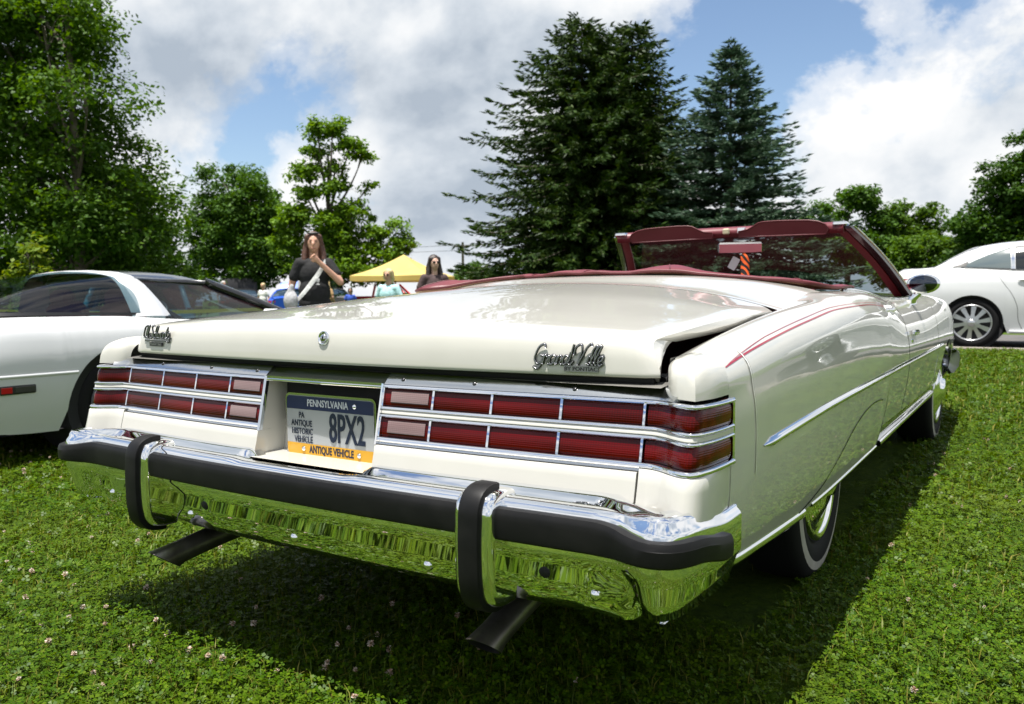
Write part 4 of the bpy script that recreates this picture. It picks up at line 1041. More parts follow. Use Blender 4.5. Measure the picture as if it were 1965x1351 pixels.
LF_LEFT = leaf_mat('left_tree_leaf', (0.0353, 0.0862, 0.0077), (0.0607, 0.1303, 0.0108), (0.0938, 0.1766, 0.0155), trans=.35)
LF_MID2 = leaf_mat('field_tree_leaf', (0.0442, 0.0938, 0.0092), (0.0684, 0.1380, 0.0124), (0.0994, 0.1766, 0.0170), trans=.35)
LF_SAP = leaf_mat('sapling_leaf', (0.0920, 0.1564, 0.0129), (0.1472, 0.2208, 0.0193), (0.2208, 0.2576, 0.0322), trans=.38)
LF_NOR = leaf_mat('norway_needle', (0.0136, 0.0340, 0.0054), (0.0255, 0.0544, 0.0075), (0.0493, 0.0782, 0.0109), trans=.12, scale=.5)
LF_BLU = leaf_mat('blue_needle', (.030, .062, .036), (.054, .096, .058), (.092, .132, .082), trans=.12, scale=.5)
# big tree on the far left, crown leaves the frame
lob = [(-3.6, 0, 9.0, 2.6, 3, 2.4), (-2.0, .2, 7.4, 1.7, 2.0, 1.3), (-.3, -.3, 6.0, 1.1, 1.3, .6), (.95, -.2, 4.65, .95, 1.2, .45), (-2.2, 0, 6.0, 2.0, 2, 1.2), (-1.0, .2, 4.6, 1.5, 1.8, .8), (-1.8, .5, 3.6, 2.0, 2.0, .9), (-.2, .4, 3.0, 1.5, 1.8, .8), (-.1, .5, 3.9, .9, 1.4, .7), (-2.8, .5, 2.4, 1.8, 1.8, .8), (-4.4, -.2, 5.6, 2.2, 2, 2.2), (-.6, .4, 2.1, 1.4, 1.5, .6), (.55, .5, 2.4, .8, 1.3, .7), (-3.2, 1.0, 1.3, 2.2, 1.6, .8), (-.8, 1.2, 1.2, 1.8, 1.2, .7), (.5, 1.2, 1.2, 1.0, 1.0, .6), (-3.4, .5, 4.2, 1.8, 1.8, 1.2), (-2.2, -.5, 7.8, 1.8, 1.8, 1.3), (-4.8, 1, 2.2, 1.8, 1.6, 1.2)]
decid('broadleaf_tree', 'tall dark broadleaf tree filling the upper left corner', (-13.7, 7.2, 0), 12, lob, .052, 1350, 108, LF_LEFT, 21, .11, .50)
decid('broadleaf_tree', 'rounded dark green tree behind the big left corner tree', (-21.3, 12.9, 0), 5.5, rand_lobes(4, 9, -.3, -.3, 2.7, 1.7, 1.7, 2.0)+[(-.2, 0, 4.2, .8, .8, .7), (.45, .2, 2.6, .7, .8, 1.0), (.4, .2, 1.4, .8, .8, .7)], .068, 420, 110, LF_DARK, 22, .2, .5)
decid('sapling_tree', 'yellow green young sapling above the white coupe roof', (-11.6, 5.3, 0), 2.4, [(-.1, 0, 1.75, .24, .24, .42), (.12, .1, 1.35, .32, .3, .28), (-.28, -.05, 1.28, .30, .3, .24), (.0, 0, .9, .36, .36, .4)], .050, 90, 16, LF_SAP, 23, .035, .13, shell=.2)
decid('broadleaf_tree', 'round maple standing left of the person in black', (-30.0, 23.9, 0), 8, [(-.2, 0, 6.0, 1.7, 1.7, 1.3), (-1.4, 0, 4.9, 1.2, 1.4, 1.1), (1.2, 0, 5.3, 1.3, 1.4, 1.2), (-1.0, 0, 3.4, 1.8, 1.8, 1.1), (1.4, .2, 3.6, 1.6, 1.6, 1.2), (0, 0, 4.4, 2.0, 2.0, 1.2), (-2.0, 0, 2.6, 1.3, 1.4, .8), (1.2, 0, 2.3, 1.5, 1.4, .8), (2.3, 0, 2.6, .9, 1.0, .7), (-.3, 0, 2.0, 1.5, 1.5, .6)], .085, 520, 90, LF_MID, 24, .22, .55)
decid('broadleaf_tree', 'airy bright green tree with a bare forked trunk behind the yellow canopy', (-23.4, 23.3, 0), 8.6,
      [(-.35, -.2, 7.9, .55, .6, .42), (.25, .1, 8.05, .55, .6, .42), (.85, .5, 7.2, .55, .5, .45), (1.25, .8, 6.85, .35, .4, .2), (-.45, -.2, 7.0, .55, .6, .45), (-.75, -.4, 6.2, .75, .6, .42), (.3, .2, 6.3, .4, .4, .5), (1.45, .9, 5.55, .36, .36, .42), (.2, .1, 5.5, .55, .6, .35), (-.9, -.5, 5.4, .6, .6, .35),
       (-1.3, -.7, 4.3, .8, .8, .7), (.9, .5, 4.5, .9, .8, .7), (0, 0, 4.0, .9, 1.0, .6), (-1.5, -.9, 3.2, .8, .8, .7), (.3, .3, 3.2, 1.1, 1.0, .7), (1.6, 1.0, 3.4, .75, .8, .8), (2.45, 1.6, 3.55, .5, .5, .75), (2.3, 1.4, 2.5, .8, .8, .6), (.6, .4, 2.2, 1.2, 1.1, .7), (-.8, -.4, 2.2, 1.0, 1.0, .6), (1.5, .8, 2.0, .9, .9, .5)], .082, 520, 62, LF_BRIGHT, 25, .17, .40, shell=.2)
decid('broadleaf_tree', 'ragged tree just right of the blue spruce', (-6.6, 41.4, 0), 6.5, [(-.6, 0, 4.9, 1.2, 1.2, .7), (.6, 0, 5.6, 1.0, 1.0, .6), (1.5, .5, 4.6, .7, .8, .6), (-1.8, 0, 4.2, 1.3, 1.2, .8), (0, 0, 3.2, 2.2, 1.8, 1.1)], .095, 240, 70, LF_MID, 26, .2, .5, shell=.2)
decid('broadleaf_tree', 'twin topped tree right of the open windshield', (-4.0, 42.6, 0), 6, [(-.7, 0, 4.4, 1.0, 1.0, 1.1), (.75, .3, 4.2, .75, .9, 1.2), (0, 0, 2.9, 2.2, 1.8, 1.2), (1.9, .4, 2.6, 1.2, 1.2, .8)], .095, 260, 75, LF_MID2, 27, .2, .5)
decid('broadleaf_tree', 'low layered tree between the twin topped tree and the right edge', (-1.6, 38.0, 0), 4, [(-1.1, 0, 2.8, 1.4, 1.4, .7), (.4, 0, 2.6, 1.5, 1.4, .6), (-2.2, 0, 1.9, 1.4, 1.2, .7), (.8, 0, 1.7, 1.8, 1.5, .7)], .090, 240, 75, LF_MID2, 28, .18, .48)
decid('broadleaf_tree', 'large dense tree at the right edge behind the white sedan', (.9, 35.6, 0), 8, [(.8, 0, 6.6, 1.5, 1.5, 1.1), (-.3, 0, 5.2, 1.5, 1.5, 1.1), (1.6, 0, 4.8, 2.0, 1.8, 1.6), (-1.3, 0, 3.6, 1.4, 1.4, 1.0), (.5, 0, 3.2, 2.2, 1.8, 1.3), (2.8, .2, 3.4, 1.8, 1.8, 1.6), (-1.5, 0, 2.2, 1.3, 1.3, .8)], .085, 520, 95, LF_DARK, 29, .25, .55)
decid('broadleaf_tree', 'small shrubby tree by the utility pole left of the tall spruce', (-27.8, 39.5, 0), 3.4, [(0, 0, 2.2, 1.1, 1.1, .9), (.9, .6, 1.9, 1.0, 1.0, .7), (-.8, -.5, 1.5, .9, .9, .6)], .09, 90, 60, LF_MID, 30, .12, .4)
decid('broadleaf_tree', 'distant pale tree showing between the left tree and the maple', (-36.0, 23.5, 0), 4.2, [(.9, .4, 2.7, .5, .5, .9), (1.2, .5, 1.9, 1.0, 1.0, .6), (-.2, -.2, 1.4, .9, .9, .5), (2.0, .9, 1.8, 1.2, 1.2, .6)], .09, 140, 60, LF_MID, 31, .15, .42)

def spruce(name, label, base, H, R, lmat, seed, droop, whorls, per, twig, tops=((0, 0, 1.),), pw=.72, dens=6, step=.15):
    r_ = np.random.default_rng(seed); e = thing(name, label, 'tree', base)
    P0 = []; DV = []; SF = []; TIP = []; Gs = []
    for tx, ty, tf in tops:
        Ht = H*tf
        Gs.append(tube('', [(tx*.3, ty*.3, -.1), (tx*.8, ty*.8, Ht*.4), (tx, ty, Ht)], [.22*H/10, .12*H/10, .012], None, V_only=True, n=8))
        for w_ in range(whorls):
            f = ((w_+r_.uniform(0, .9))/whorls)**.92; zb = Ht*(.03+.965*f)
            Lb = (R*(1-f)**pw*(.70+.45*r_.random())+.10)*(1 if tf == 1. else .74)
            nb_ = max(4, int(per*(1-.45*f)))
            for k in range(nb_):
                az = 2*np.pi*(k+r_.uniform(-.45, .45))/nb_+w_*1.3
                L_ = Lb*r_.uniform(.72, 1.12); zz0 = zb+r_.normal(0, .10)
                dv = np.array([np.cos(az), np.sin(az), 0.])
                m = max(4, int(L_/step)); s = np.linspace(0, 1, m)
                pz = zz0+L_*(.35*(f-.35)*s-droop*s*s+.68*droop*s**4)
                pts = np.array([tx*(.3+.7*f), ty*(.3+.7*f), 0])+dv*(L_*s)[:, None]; pts[:, 2] = pz
                if k % 2 == 0: Gs.append(tube('', pts[::2], np.linspace(.022, .004, len(pts[::2]))*max(.4, L_/2.5), None, V_only=True, n=4))
                keep = s > .22
                P0.append(pts[keep]); DV.append(np.repeat(dv[None], keep.sum(), 0)); SF.append(s[keep]); TIP.append(s[keep] > .93)
    P0 = np.repeat(np.concatenate(P0), dens, 0); DV = np.repeat(np.concatenate(DV), dens, 0); SF = np.repeat(np.concatenate(SF), dens); TIP = np.repeat(np.concatenate(TIP), dens)
    n = len(P0); SD = np.column_stack([-DV[:, 1], DV[:, 0], 0*DV[:, 0]]); side = r_.choice([-1., 1.], n)
    ln = twig*r_.uniform(.5, 1.35, n)*(1-.35*SF)
    Dd = DV*r_.uniform(.35, .95, n)[:, None]+SD*(side*r_.uniform(.1, .95, n))[:, None]; Dd[:, 2] += -droop*r_.uniform(.1, 2.2, n)+.12
    Dt = DV+SD*(side*r_.uniform(0, .5, n))[:, None]; Dt[:, 2] += .30-.2*droop
    Dd = np.where(TIP[:, None], Dt, Dd); Dd /= np.linalg.norm(Dd, axis=1)[:, None]
    P0 = P0+r_.normal(0, .035, (n, 3)); nn = np.cross(Dd, r_.normal(0, 1, (n, 3))); nn /= np.linalg.norm(nn, axis=1)[:, None]
    wq = (ln*r_.uniform(.09, .16, n))[:, None]; l1 = ln[:, None]
    Q = np.stack([P0, P0+Dd*l1*.4-nn*wq, P0+Dd*l1, P0+Dd*l1*.4+nn*wq], 1).reshape(-1, 3)
    mkbig('crown', Q, np.arange(len(Q)).reshape(-1, 4), lmat, e)
    join_grids('trunk', Gs, BARK, e)
    return e
spruce('spruce_tree', 'huge dark green Norway spruce behind the open windshield', (-10.5, 22.5, 0), 9.75, 5.3, LF_NOR, 41, .36, 46, 18, .31, tops=((-.5, -.35, 1.0), (.85, .6, .98), (.1, .1, .92)), pw=.56, dens=8, step=.13)
spruce('spruce_tree', 'smaller blue green spruce right of the dark spruce', (-6.35, 22.7, 0), 8.2, 4.1, LF_BLU, 42, .15, 44, 17, .30, pw=.86, dens=9, step=.12)
spruce('spruce_tree', 'little grey green conifer behind the person in black', (-21.2, 20.6, 0), 2.6, 1.0, LF_BLU, 43, .2, 14, 8, .3)
# ================================================================== OTHER VEHICLES
WHITEP = mat('white_paint', (.60, .61, .62), .35, coat=1., coat_r=.02)
RIMM = mat('alloy_rim', (.55, .56, .57), .28, .9)
TRIMB = mat('black_trim', (.014, .014, .015), .4)
GLASS_D = glass_mat('dark_tint_glass', (.34, .40, .42), .07)
GLASS_V = glass_mat('hatch_glass', (.40, .50, .54), .07)
REDLAMP = mat('red_lamp', (.45, .01, .012), .15, coat=1.)
CLEARL = mat('clear_lamp', (.55, .56, .58), .12, coat=1.)
RED_SEAT = mat('red_leather', (.16, .012, .02), .5, bump=(40, .1, .004))
def arch_clip(P, y, arches, m):
    for c, zc, r in arches:
        d = abs(y-c)
        if d < r:
            zb = zc+math.sqrt(r*r-d*d)
            k = int(np.argmax(P[:, 1] > zb))
            if k > 0:
                t = (zb-P[k-1, 1])/(P[k, 1]-P[k-1, 1]); st = P[k-1]+t*(P[k]-P[k-1])
                P = catmull(np.vstack([st[None], P[k:]]), m)
    return P
def arch_ys(y0, y1, arches, n):
    ys = list(np.linspace(y0, y1, n))
    for c, zc, r in arches:
        ys += list(c+r*np.sin(np.linspace(-math.pi/2, math.pi/2, 23)*.999))
    return np.array(sorted(ys))
def hub_wheel(parent, c, side, R, width, spokes=5, rimr=.70, rim=None):
    rim = rim or RIMM; d = (side, 0, 0)
    ty = lathe('wheel', [(R*.55, -width), (R*.93, -width), (R, -width*.8), (R, -width*.15), (R*.97, -.008), (R*.90, .006), (R*.80, .004), (R*rimr, -.006), (R*rimr*.98, -.03), (R*rimr*.95, -width*.6), (R*.2, -width*.6), (.001, -width*.6)], c, d, TYRE, parent, 36)
    lathe('rim', [(R*rimr, -.010), (R*rimr*1.01, .002), (R*rimr*.96, .004), (R*rimr*.92, -.012), (R*rimr*.90, -.05)], c, d, rim, ty, 36)
    V = []; F = []
    for k in range(spokes):
        a = 2*math.pi*k/spokes+.2; b = len(V); wa = .055*R+.01
        for rr, dp, ww in ((R*.10, .0, wa*1.2), (R*.35, -.006, wa*.75), (R*rimr*.95, -.012, wa*1.15)):
            for dx in (-ww, ww):
                for dz in (0, -.03):
                    V.append((c[0]+side*(dp+dz), c[1]+math.cos(a)*rr-math.sin(a)*dx, c[2]+math.sin(a)*rr+math.cos(a)*dx))
        for i in range(2):
            o = b+i*4
            F += [(o, o+2, o+6, o+4), (o+1, o+5, o+7, o+3), (o, o+4, o+5, o+1), (o+2, o+3, o+7, o+6)]
    mk('spokes', V, F, rim, ty, smooth=False)
    lathe('hub_cap', [(.001, .012), (R*.12, .010), (R*.15, -.002), (R*.15, -.03)], c, d, rim, ty, 20)
    return ty

# ------------------------------------------------------------------ white coupe on the left
VX = -4.30
vet = thing('sports_coupe', 'low white sports coupe with black roof panel, parked at the left', 'car', (VX, 2.9, 0), worldspace=True)
VA = [(1.70, .325, .375), (4.14, .325, .37)]
VY = [.58, .75, 1.1, 1.7, 2.1, 3.0, 3.6, 4.3, 5.0, 5.2]
VS_ = np.array([
 [(.62,.34),(.72,.40),(.79,.53),(.79,.56),(.76,.68),(.70,.79),(.60,.835)],
 [(.80,.26),(.85,.38),(.885,.535),(.885,.56),(.865,.70),(.80,.82),(.70,.865)],
 [(.83,.205),(.875,.36),(.90,.54),(.90,.565),(.89,.70),(.845,.825),(.74,.885)],
 [(.83,.19),(.88,.36),(.905,.54),(.905,.565),(.895,.71),(.85,.825),(.76,.880)],
 [(.83,.18),(.87,.36),(.895,.54),(.895,.56),(.88,.69),(.845,.80),(.79,.852)],
 [(.82,.18),(.86,.34),(.89,.54),(.89,.56),(.87,.66),(.84,.76),(.79,.815)],
 [(.83,.18),(.87,.34),(.895,.54),(.895,.56),(.88,.66),(.83,.74),(.66,.79)],
 [(.84,.19),(.87,.34),(.90,.53),(.90,.55),(.88,.63),(.82,.70),(.62,.74)],
 [(.72,.25),(.76,.34),(.80,.48),(.80,.50),(.77,.54),(.70,.57),(.52,.59)],
 [(.50,.30),(.55,.36),(.58,.45),(.58,.47),(.55,.50),(.48,.52),(.40,.53)]])
for s in (1, -1):
    G = []
    for y in arch_ys(.58, 5.2, VA, 60):
        P = catmull(pchip(VY, VS_, [y])[0], 30); P = arch_clip(P, y, VA, 30)
        G.append([(VX+s*x, y, z) for x, z in P])
    grid('body_side', G, WHITEP, vet, flip=s < 0)
    for c, zc, r in VA:
        tube('wheel_well', [(VX+s*.86, c, zc), (VX+s*.45, c, zc)], r*1.0, DARK, vet, 28)
        hub_wheel(vet, (VX+s*.865, c, .325), s, .325, .24, 5, .70, mat('dark_alloy', (.10, .10, .11), .4, .6))
    G = [[(VX+s*(float(np.interp(.5505, *zip(*[(q[1], q[0]) for q in catmull(pchip(VY, VS_, [y])[0], 40)])))+dx), y, .5505+dz) for dx, dz in ((-.004, -.011), (.005, -.008), (.007, 0), (.005, .008), (-.004, .011))] for y in np.linspace(.62, 1.38, 14)]
    grid('rub_strip', G, WHITEP, vet, flip=s > 0)
    mk_ = box('side_marker', (VX+s*.893, 1.03, .475), (.02, .20, .05), TRIMB, vet, .006)
    box('marker_lens', (VX+s*.9035, .965, .475), (.004, .06, .034), REDLAMP, mk_, .001)
    box('marker_lens', (VX+s*.9035, 1.065, .475), (.004, .11, .034), mat('smoked_lens', (.05, .05, .045), .15, coat=1.), mk_, .001)
    # belt sheet inside
mk('rear_fascia', [(VX-.62, .58, .34), (VX+.62, .58, .34), (VX+.70, .575, .79), (VX-.70, .575, .79), (VX+.60, .6, .835), (VX-.60, .6, .835)], [(0, 1, 2, 3), (3, 2, 4, 5)], WHITEP, vet, smooth=False)
G = [[(VX+t*pchip(VY, VS_, [y])[0][6][0], y, pchip(VY, VS_, [y])[0][6][1]+.012*(1-t*t)) for t in np.linspace(-1, 1, 15)] for y in np.linspace(.58, .90, 6)]
grid('rear_deck', G, WHITEP, vet, flip=True)
G = [[(VX+t*pchip(VY, VS_, [y])[0][6][0], y, pchip(VY, VS_, [y])[0][6][1]+.03*(1-t*t)) for t in np.linspace(-1, 1, 15)] for y in np.linspace(3.25, 5.2, 14)]
grid('hood', G, WHITEP, vet, flip=True)
bpth = [(.765, .872), (.725, .95), (.68, 1.025), (.625, 1.10), (.55, 1.153), (.33, 1.183), (0, 1.192)]
yr_ = [1.87, 1.865, 1.86, 1.855, 1.85, 1.835, 1.81]; yf_ = [2.12, 2.085, 2.045, 2.005, 1.965, 1.92, 1.885]
hp = catmull(np.array([(a, b, c, d) for (a, b), c, d in zip(bpth, yr_, yf_)]), 18)
hp = np.vstack([hp, (hp*np.array([-1, 1, 1, 1]))[::-1][1:]])
grid('roof_hoop', [[(VX+a*.985, c-.02, b-.02), (VX+a, c, b), (VX+a*1.01, .5*(c+d), b+.004), (VX+a, d, b), (VX+a*.985, d+.015, b-.02)] for a, b, c, d in hp], WHITEP, vet)
# hatch glass
ts = np.linspace(-1, 1, 33)
bx_ = pchip([0, .2, .45, .62, .8, 1.0], np.array([(0, .80, .885), (.40, .82, .886), (.66, .90, .888), (.715, 1.12, .890), (.735, 1.5, .886), (.755, 1.90, .880)]), np.abs(ts))
tx_ = pchip([0, .3, .6, .8, 1.0], np.array([(0, 1.805, 1.187), (.22, 1.825, 1.181), (.42, 1.845, 1.165), (.54, 1.852, 1.145), (.63, 1.857, 1.085)]), np.abs(ts))
bx_[:, 0] *= np.sign(ts); tx_[:, 0] *= np.sign(ts)
G = np.array([[bx_[i]*(1-v)+tx_[i]*v+np.array([.05*math.sin(math.pi*v)*bx_[i, 0], 0, .055*math.sin(math.pi*v)*(1-.4*abs(ts[i]))])+np.array([VX, 0, 0]) for i in range(33)] for v in np.linspace(0, 1, 12)])
hg = grid('hatch_glass', G, GLASS_V, vet, flip=True)
grid('hatch_seal', [[g+np.array([0, -.004, .004]), g2+np.array([0, 0, .002])] for g, g2 in zip(G[0], G[1]*.6+G[0]*.4)], TRIMB, hg)
box('hatch_stud', (VX+.60, 1.12, .965), (.03, .04, .016), TRIMB, hg, .006)
# roof panel, pillars, windows
G = [[(VX+t*.57, y, z-(z-e_)*t*t*t*t) for t in np.linspace(-1, 1, 17)] for y, z, e_ in ((1.900, 1.193, 1.125), (2.10, 1.197, 1.128), (2.30, 1.19, 1.125), (2.45, 1.175, 1.118), (2.55, 1.155, 1.105))]
grid('roof_panel', G, BLACKP, vet, flip=True)
for s in (1, -1):
    A_ = np.array([(VX+s*.565, 2.54, 1.112), (VX+s*.69, 2.93, .955), (VX+s*.80, 3.28, .80)])
    tube('windshield_pillar', catmull(A_, 10), .036, BLACKP, vet, 8)
    tube('roof_rail', [(VX+s*.57, 1.97, 1.118), (VX+s*.57, 2.54, 1.104)], .022, BLACKP, vet, 8)
    mk('side_window', [(VX+s*.78, 2.10, .855), (VX+s*.79, 3.2, .82), (VX+s*.70, 2.93, .95), (VX+s*.575, 2.54, 1.10), (VX+s*.60, 2.02, 1.105)], [(0, 1, 2, 3, 4)], GLASS_V, vet, smooth=False)
    box('door_mirror', (VX+s*.92, 2.86, .86), (.17, .12, .10), WHITEP, vet, .04)
    st = box('seat', (VX+s*.36, 2.30, .42), (.48, .5, .2), RED_SEAT, vet, .06)
    box('seat_backrest', (VX+s*.36, 2.02, .70), (.46, .14, .56), RED_SEAT, st, .06)
    box('seat_headrest', (VX+s*.36, 1.99, 1.0), (.26, .10, .13), RED_SEAT, st, .04)
mk('windshield', [(VX-.80, 3.28, .80), (VX, 3.42, .80), (VX+.80, 3.28, .80), (VX+.565, 2.54, 1.105), (VX, 2.58, 1.15), (VX-.565, 2.54, 1.105)], [(0, 1, 4, 5), (1, 2, 3, 4)], GLASS_V, vet, smooth=False)
box('cargo_floor', (VX, 1.40, .66), (1.4, 1.1, .02), mat('red_carpet', (.09, .008, .012), .95), vet)
box('cabin_floor', (VX, 2.5, .30), (1.5, 1.3, .02), DARK, vet)
box('dashboard', (VX, 3.05, .72), (1.45, .35, .18), RED_SEAT, vet, .05)
a = np.linspace(0, 2*math.pi, 25)[:-1]
tube('steering_wheel', [(VX-.36+.18*math.cos(t), 2.72+.07*math.sin(t), .80+.165*math.sin(t)) for t in a], .013, TRIMB, vet, 6, closed=True)
mk('underbody', [(VX-.80, .7, .20), (VX+.80, .7, .20), (VX+.80, 5.0, .20), (VX-.80, 5.0, .20)], [(0, 1, 2, 3)], DARK, vet, smooth=False)

# ------------------------------------------------------------------ saloon builder (rear at l=0, front towards +y, right side +x)
SLY = [0, .12, .35, .65, 1.0, 1.6, 2.5, 3.3, 3.75, 4.3, 4.52, 4.63]
SLS = np.array([
 [(.50,.36),(.57,.46),(.62,.60),(.63,.80),(.60,.93),(.52,1.00)],
 [(.72,.30),(.78,.42),(.81,.60),(.80,.80),(.76,.95),(.66,1.035)],
 [(.81,.25),(.85,.41),(.872,.60),(.868,.79),(.825,.945),(.71,1.05)],
 [(.84,.215),(.88,.40),(.893,.60),(.888,.79),(.850,.94),(.755,1.055)],
 [(.85,.20),(.888,.40),(.898,.60),(.893,.78),(.862,.925),(.785,1.04)],
 [(.85,.19),(.872,.38),(.890,.55),(.887,.76),(.866,.90),(.81,1.0)],
 [(.85,.19),(.868,.38),(.885,.55),(.885,.74),(.866,.87),(.81,.965)],
 [(.85,.19),(.872,.38),(.888,.56),(.886,.74),(.862,.85),(.79,.94)],
 [(.85,.20),(.885,.40),(.895,.60),(.880,.74),(.82,.84),(.66,.90)],
 [(.80,.22),(.83,.38),(.845,.52),(.82,.64),(.75,.73),(.58,.79)],
 [(.66,.24),(.70,.36),(.72,.50),(.70,.60),(.64,.68),(.52,.72)],
 [(.45,.28),(.48,.36),(.50,.46),(.49,.54),(.45,.60),(.38,.63)]])
CZ = ([0, .1, .3, .45, .7, .98, 1.4, 1.9, 2.4, 2.85, 3.3, 3.5, 3.75, 4.3, 4.52, 4.63], [1.03, 1.082, 1.078, 1.092, 1.222, 1.355, 1.418, 1.435, 1.418, 1.335, 1.10, .985, .945, .83, .74, .64])
def cz(l): return float(pchip(CZ[0], np.array(CZ[1])[:, None], [l])[0, 0])
def gh_side(l, v):
    b = pchip(SLY, SLS, [l])[0][5]; c = cz(l); h = max(c-.055-b[1], 0)
    x = b[0]*(1-v)+(.585 if h > .2 else .585+(b[0]-.585)*(1-h/.2))*v+.035*math.sin(math.pi*v)*min(1, h/.3)
    return np.array([x, l, b[1]+h*v])
def saloon(e, paint, detail=True, hood_open=None, arches=((.99, .325, .365), (3.69, .325, .365))):
    arches = list(arches)
    for s in (1, -1):
        G = []
        for y in arch_ys(0, 4.63, arches, 44 if detail else 24):
            P = catmull(pchip(SLY, SLS, [y])[0], 24); P = arch_clip(P, y, arches, 24)
            G.append([(s*x, y, z) for x, z in P])
        grid('body_side', G, paint, e, flip=s < 0)
        for c, zc, r in arches:
            tube('wheel_well', [(s*.84, c, zc), (s*.5, c, zc)], r*1.02, DARK, e, 24)
            hub_wheel(e, (s*.875, c, .325), s, .325, .2, 10 if detail else 5, .74)
    ls = np.linspace(0, 4.63, 48); G = []
    for l in ls:
        c = cz(l); row = [gh_side(l, v) for v in (0, .25, .5, .75, 1)]
        xe, ze = row[-1][0], row[-1][2]
        top = [np.array([xe*f, l, ze+(c-ze)*(1-f**2.6)]) for f in (.85, .6, .3, 0)]
        half = row+top
        G.append([p*np.array([-1, 1, 1]) for p in half]+half[::-1][1:])
    grid('upper_body', G, paint, e)
    mk('bumper_rear', [(-.50, 0, .36), (.50, 0, .36), (.62, 0, .6), (.52, 0, 1.0), (-.52, 0, 1.0), (-.62, 0, .6)], [(0, 1, 2, 3, 4, 5)], paint, e, smooth=False)
    mk('bumper_front', [(-.45, 4.63, .28), (.45, 4.63, .28), (.5, 4.63, .46), (.38, 4.63, .63), (-.38, 4.63, .63), (-.5, 4.63, .46)], [(5, 4, 3, 2, 1, 0)], TRIMB, e, smooth=False)
    def win(name, poly, s, mt, off=.006, n=6):
        # polygon in (l, v): triangulated as fan strip between lower and upper chains
        lo, hi = poly
        lo = catmull(np.array(lo, float), n); hi = catmull(np.array(hi, float), n)
        G = []
        for a_, b_ in zip(lo, hi):
            G.append([gh_side(a_[0]+(b_[0]-a_[0])*t, a_[1]+(b_[1]-a_[1])*t)*np.array([s, 1, 1])+np.array([s*off, 0, .002]) for t in np.linspace(0, 1, 5)])
        return grid(name, G, mt, e, flip=s < 0)
    GL_ = mat('saloon_glass', (.012, .014, .016), .05, coat=.3, spec=.5)
    for s in (1, -1):
        win('quarter_window', ([(.84, .10), (1.10, .07), (1.42, .06)], [(.86, .16), (1.12, .60), (1.40, .86)]), s, mat('quarter_glass', (.10, .125, .13), .05, coat=1.))
        win('quarter_trim', ([(.70, .09), (.80, .09), (.90, .09)], [(.72, .12), (.84, .30), (.93, .42)]), s, TRIMB, .008)
        win('rear_door_window', ([(1.47, .05), (1.9, .05), (2.28, .05)], [(1.45, .88), (1.9, .93), (2.28, .93)]), s, GL_)
        win('front_door_window', ([(2.36, .05), (2.8, .05), (3.3, .06)], [(2.36, .93), (2.66, .90), (2.95, .70)]), s, GL_)
        if detail:
            win('window_trim', ([(.84, .0), (1.6, .0), (3.3, .0)], [(.84, .045), (1.6, .04), (3.3, .04)]), s, TRIMB, .009, 16)
            win('pillar_trim', ([(1.425, .05), (1.445, .05), (1.465, .05)], [(1.405, .87), (1.425, .88), (1.445, .88)]), s, CHROME, .010)
            def sx(y, z): 
                P = catmull(pchip(SLY, SLS, [y])[0], 40); return float(np.interp(z, P[:, 1], P[:, 0]))
            tube('door_handle', [(s*(sx(y, .885)+.018), y, .885) for y in np.linspace(1.50, 1.70, 8)], [.006, .012, .014, .015, .015, .014, .012, .006], paint, e, 8)
            for ln in ([(1.25, .99), (1.34, .85), (1.44, .70), (1.50, .55), (1.52, .35), (1.56, .25)], [(2.34, .96), (2.34, .6), (2.33, .25)], [(3.4, .9), (3.38, .6), (3.36, .25)]):
                q = catmull(np.array(ln), 20)
                grid('panel_gap', [[(s*(sx(y-.003, z)+.001), y-.003, z), (s*(sx(y+.003, z)+.001), y+.003, z)] for y, z in q], SEAM, e, flip=s < 0)
            tube('side_moulding', [(s*(sx(y, .545)+.004), y, .545) for y in np.linspace(1.62, 3.3, 12)], .014, paint, e, 6)
            tube('side_skirt', [(s*.865, y, .215) for y in np.linspace(1.42, 3.28, 8)], .024, paint, e, 6)
    # tail lamps and rear glass
    for s in (1, -1):
        G = [[(s*x+s*.006, y, z) for z in (.83, .88, .92)] for x, y in ((.5, -.004), (.62, .02), (.72, .07), (.79, .16), (.835, .30), (.85, .42))]
        grid('tail_lamp', G, REDLAMP, e, flip=s > 0)
        G = [[(s*x+s*.006, y, z) for z in (.62, .68, .72)] for x, y in ((.40, 4.628), (.56, 4.60), (.70, 4.52), (.78, 4.42))]
        grid('head_lamp', G, CLEARL, e, flip=s < 0)
    def topsheet(name, l0, l1, f, mt, n=8):
        G = []
        for l in np.linspace(l0, l1, n):
            r1 = gh_side(l, 1.); c = cz(l)
            G.append([(t*r1[0]*f, l, c-(c-r1[2])*abs(t*f)**2.6+.006) for t in np.linspace(-1, 1, 11)])
        return grid(name, G, mt, e, flip=True)
    topsheet('rear_glass', .50, 1.02, .94, mat('rear_glass_tint', (.03, .05, .08), .04, coat=1.))
    topsheet('windshield', 2.72, 3.42, .94, GL_)
    mk('underbody', [(-.8, .3, .2), (.8, .3, .2), (.8, 4.4, .2), (-.8, 4.4, .2)], [(0, 1, 2, 3)], DARK, e, smooth=False)
